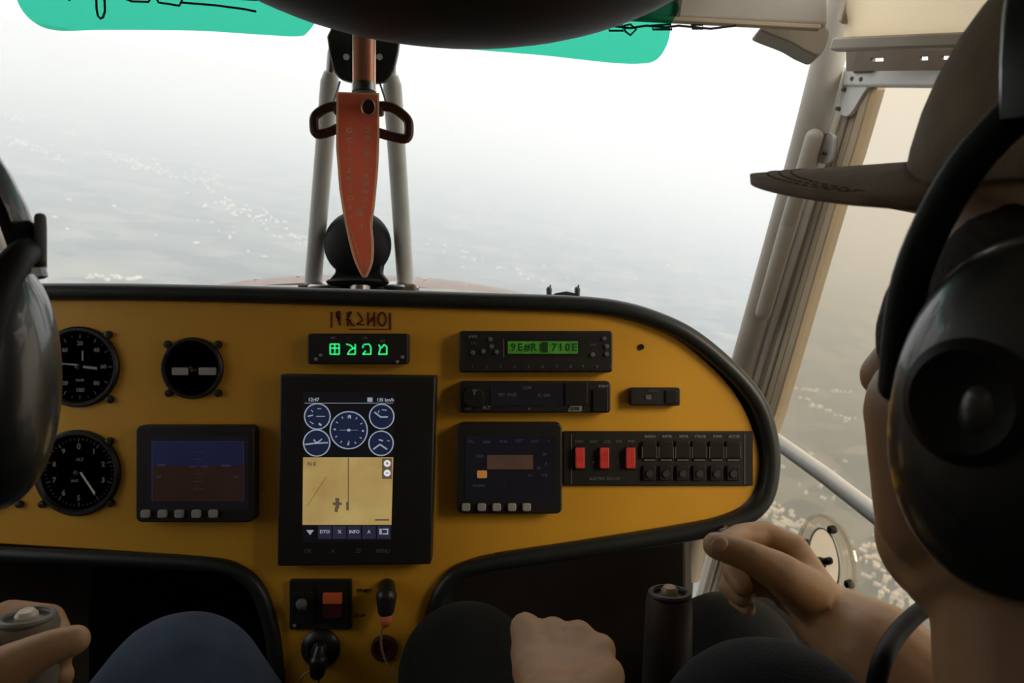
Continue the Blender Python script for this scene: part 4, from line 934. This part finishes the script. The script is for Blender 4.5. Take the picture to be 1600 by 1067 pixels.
# sleeve seam
b = MB(); sm = [P(1012, 1085, .37), P(1040, 1046, .372), P(1090, 1016, .374), P(1160, 1003, .375), P(1240, 1010, .37), P(1310, 1030, .36), P(1345, 1062, .35)]
# cap
cp = MB(); V = []; nr, ns = 12, 40
for j in range(nr+1):
    th = math.pi/2*(1-j/nr)
    for i in range(ns):
        ph = 2*math.pi*i/ns; st = math.sin(th)**.85
        u = .072+.118*math.cos(th)**.9-(.012*max(0, -math.cos(ph)) if j == 0 else 0)
        V.append(hp_(-.005+.106*st*math.cos(ph), .086*st*math.sin(ph), u))
cp.add(V, [(j*ns+i, j*ns+(i+1) % ns, (j+1)*ns+(i+1) % ns, (j+1)*ns+i) for j in range(nr) for i in range(ns)]+[tuple(range(nr*ns, (nr+1)*ns))])
crown = cp.build('cap', M['cap'], pr_, smooth=180); md = crown.modifiers.new('s', 'SOLIDIFY'); md.thickness = .004; md.offset = 1
def brim_p(s_, t_, lift=0.0):
    l = s_*(.080+.006*t_); f0 = -.005+.106*math.sqrt(max(0, 1-(s_*.88)**2))
    ln_ = .106*(1-abs(s_)**3.2)**.6
    return hp_(f0-.004+t_*ln_, l,   .088+lift-.024*s_*s_-.004*t_*(1-.3*s_*s_))
br = MB(); nu, nv = 32, 10; V = [brim_p(-1+2*i/nu, j/nv) for j in range(nv+1) for i in range(nu+1)]
br.add(V, [(j*(nu+1)+i, j*(nu+1)+i+1, (j+1)*(nu+1)+i+1, (j+1)*(nu+1)+i) for j in range(nv) for i in range(nu)])
br = br.build('brim', M['cap'], crown, smooth=180); md = br.modifiers.new('s', 'SOLIDIFY'); md.thickness = .005; md.offset = 0
st = MB()
for t_ in (.72, .80, .88):
    for i in range(60):
        s0 = -.93+1.86*i/60; st.cap(brim_p(s0, t_, .0026), brim_p(s0+.018, t_, .0026), .0005, seg=6)
o = st.build('stitching', M['capdk'], crown); o['kind'] = 'stuff'
# hair below the cap at temple and nape
b = MB()
b.ell(hp_(-.020, 0, .030), (.087, .083, .075), HR)
for s_ in (-1, 1): b.ell(hp_(.050, s_*.064, .015), (.022, .013, .036), HR); b.ell(hp_(.025, s_*.072, .03), (.03, .012, .035), HR); b.ell(hp_(.064, s_*.060, .012), (.017, .012, .030), HR)
b.skin('hair', M['hair'], pr_, .004, 4)

# ---- headset builder
def headset(label, p, R, side, logo, low=False):
    t = thing('headset', p(0, side*.1, 0), label, 'headset')
    Fw = R.col[0]; Lw = R.col[1]; Uw = R.col[2]
    for s_ in (side, -side):
        cu = MB().ell(p(-.010, s_*.110, -.008), (.0445, .028, .0605), R, 44, 28, .92).build('ear_cup', M['hs'], t)
        MB().ell(p(-.010, s_*.090, -.006), (.041, .014, .057), R, 36, 16, .8).build('ear_cushion', M['leather'], t)
        if s_ == side and logo:
            kn = MB().lathe([(.001, 0), (.019, 0), (.020, .004), (.016, .007), (.013, .005), (.001, .003)], p(-.004, s_*.1362, -.002), Lw*s_, 32).build('volume_dial', M['hs2'], cu)
            MB().ell(p(-.008, s_*.139, -.004), (.006, .003, .009), R, 16, 10).build('dial_peg', M['hs'], cu)
            if 1:
                vs, fs = text_mesh(logo, .0062, .0001); o = MB(); pts = []
                for v in vs:
                    f = .008-(v.x*.92-v.y*.39)*s_; u = -.036-v.x*.39+v.y*.92
                    l = .1112+.028*math.sqrt(max(0, 1-((f+.010)/.0445)**2-((u+.008)/.0605)**2))+v.z
                    pts.append(p(f, s_*l, u))
                o.add(pts, fs); o.build('lettering', M['hstext'], cu, smooth=0)
        # yoke: a forked arm from the band down both sides of the cup
        for q in (-1, 1):
            pts = [p(-.012+q*.012, s_*.116, .099), p(-.010+q*.032, s_*.116, .072), p(-.010+q*.047, s_*.112, .034), p(-.010+q*.0495, s_*.106, -.008)]
            if low: pts = [p(-.010+q*.012, s_*.124, .052), p(-.010+q*.034, s_*.119, .043), p(-.010+q*.047, s_*.112, .022), p(-.010+q*.0495, s_*.106, -.008)]
            pts = smooth_pts(pts, 6); MB().tube(pts, .0065, 12).ell(pts[-1], (.0065,)*3, None, 12, 8).build('yoke_arm', M['hs2'], t)
    arc = []
    for i in range(25):
        a = math.pi*i/24; arc.append((.125*math.cos(a), .085+.125*math.sin(a)))
        if low: a = math.radians(8+164*i/24); arc[-1] = (.127*math.cos(a), .022+.135*math.sin(a))
    b = MB(); V = []
    for l, u in arc:
        nl_ = Vector((l, u-(.022 if low else .085))).normalized()
        for f, e in ((-.020, 0), (-.013, .007), (.0, .009), (.021, .007), (.028, 0), (.021, -.005), (-.013, -.005)):
            f_ = f*(.45+.55*min(1, 1.6*abs(nl_.y)))-(0 if low else .003*(1-min(1, 1.6*abs(nl_.y))))
            V.append(p(f_, l*.98+nl_.x*e, u+nl_.y*e))
    k = 7; n_ = len(arc); b.add(V, [(i*k+j, i*k+(j+1) % k, (i+1)*k+(j+1) % k, (i+1)*k+j) for i in range(n_-1) for j in range(k)]+[tuple(range(k)), tuple(range(n_*k-1, (n_-1)*k-1, -1))])
    b.build('head_band', M['hs'], t, smooth=50)
    if low: MB().box(p(.0, side*.129, .058), (.05, .005, .024), R).build('slider', M['dimprint'], t, bevel=.002)
    return t
hs = headset('large black headset on the person in the olive brown cap', hp_, HR, 1, 'SENNHEISER')
cbl = smooth_pts([P(1560, 900, .42), P(1500, 925, .415), P(1445, 950, .40), P(1402, 990, .38), P(1378, 1035, .36), P(1368, 1085, .36), P(1372, 1150, .35)], 6)
MB().tube(cbl, .0048, 12).build('cable', M['hs2'], hs)

# ---- person on the left: jeans, headset at the frame edge, hand on the stick
yaw = math.radians(32); Fl = Vector((-math.sin(yaw), math.cos(yaw), 0)); Ll = Vector((-math.cos(yaw), -math.sin(yaw), 0))
Hl = zc(-.342, .295, -.010)
pl_ = thing('person', zc(-.45, .3, -.64), 'person in blue jeans gripping the worn grey stick', 'person')
b = MB(); rl_ = math.radians(0); UZ = Vector((0, 0, 1)); Ll, UZ = Ll*math.cos(rl_)-UZ*math.sin(rl_), UZ*math.cos(rl_)+Ll*math.sin(rl_); hpl, HL = head(b, Hl, Fl, Ll, UZ)
nb = zc(-.40, .29, -.22); ch = zc(-.44, .22, -.36); hip = zc(-.46, .24, -.56)
SRl, SLl = zc(-.30, .20, -.28), zc(-.62, .24, -.25); ERl = zc(-.27, .18, -.53); ELl = zc(-.66, .22, -.50)
b.cap(hpl(-.015, 0, -.05), nb, .056, .06); b.cap(nb, ch, .06, .11); b.cap(ch, hip, .12, .13); b.cap(SRl, ch, .05, .09); b.cap(SLl, ch, .05, .09)
WL2 = P(-95, 1105, .46)
b.chain([SLl, ELl, WL2], [.046, .042, .026]); b.chain([SRl, ERl, zc(-.31, .40, -.49), zc(-.32, .47, -.485)], [.046, .04, .027, .03])
legs = ((-.278, -.298, .62, -.26), (-.62, -.31, .62, -.62))
for kx, kz, kd, fx in legs:
    hj = hip+Vector((.09 if kx > -.4 else -.09, 0, 0)); b.chain([hj, zc(kx, kd, kz), zc(fx, 1.02, -.68), zc(fx, 1.14, -.72)], [.08, .055, .037, .03])
mc = [P(-32, 992, .515), P(-34, 1030, .52), P(-34, 1068, .52), P(-32, 1102, .515)]
palm(b, WL2, mc, .0165)
for i, m_ in enumerate(mc):
    y = (966, 1008, 1046, 1080)[i]; k = (1, 1, .95, .85)[i]
    b.chain([m_, P(14, y-6, .552), P(78, y, .555), P(96-(0 if i else 6), y+10+(14 if i == 0 else 0), .53)], [.0125*k, .0112*k, .0105*k, .0095*k])
b.chain([P(-60, 1085, .47), P(8, 1046, .468), P(72, 1014, .475), P(116, 1000, .482)], [.020, .0155, .0115, .0102])
b.cap(P(-60, 1085, .47), mc[0], .018, .0125)
b.skin('body', M['skin_l'], pl_, .0029, 4); eyes(pl_, hpl)
b = MB(); b.cap(zc(-.41, .27, -.27), ch, .07, .125); b.cap(ch, hip, .135, .145); b.cap(SRl, ch, .06, .1); b.cap(SLl, ch, .06, .1); b.cap(SRl, SRl+(ERl-SRl)*.8, .06, .055); b.cap(SLl, SLl+(ELl-SLl)*.8, .06, .055)
b.skin('shirt', M['tee'], pl_, .006, 8)
b = MB()
for kx, kz, kd, fx in legs:
    hj = hip+Vector((.09 if kx > -.4 else -.09, 0, 0)); b.chain([hj, zc(kx, kd, kz), zc(fx, 1.02, -.66)], [.095, .068, .05])
b.cap(hip+Vector((-.06, 0, 0)), hip+Vector((.06, 0, 0)), .14); b.skin('jeans', M['jeans'], pl_, .006, 8)
for fx in (-.26, -.62): MB().chain([zc(fx, 1.0, -.725), zc(fx, 1.16, -.735)], [.045, .038]).build('shoe', M['black2'], pl_)
b = MB(); b.ell(hpl(-.016, 0, .062), (.096, .083, .090), HL); b.skin('hair', M['hair'], pl_, .005, 4)
headset('large black headset on the person in blue jeans at the edge', hpl, HL, -1, None, True)
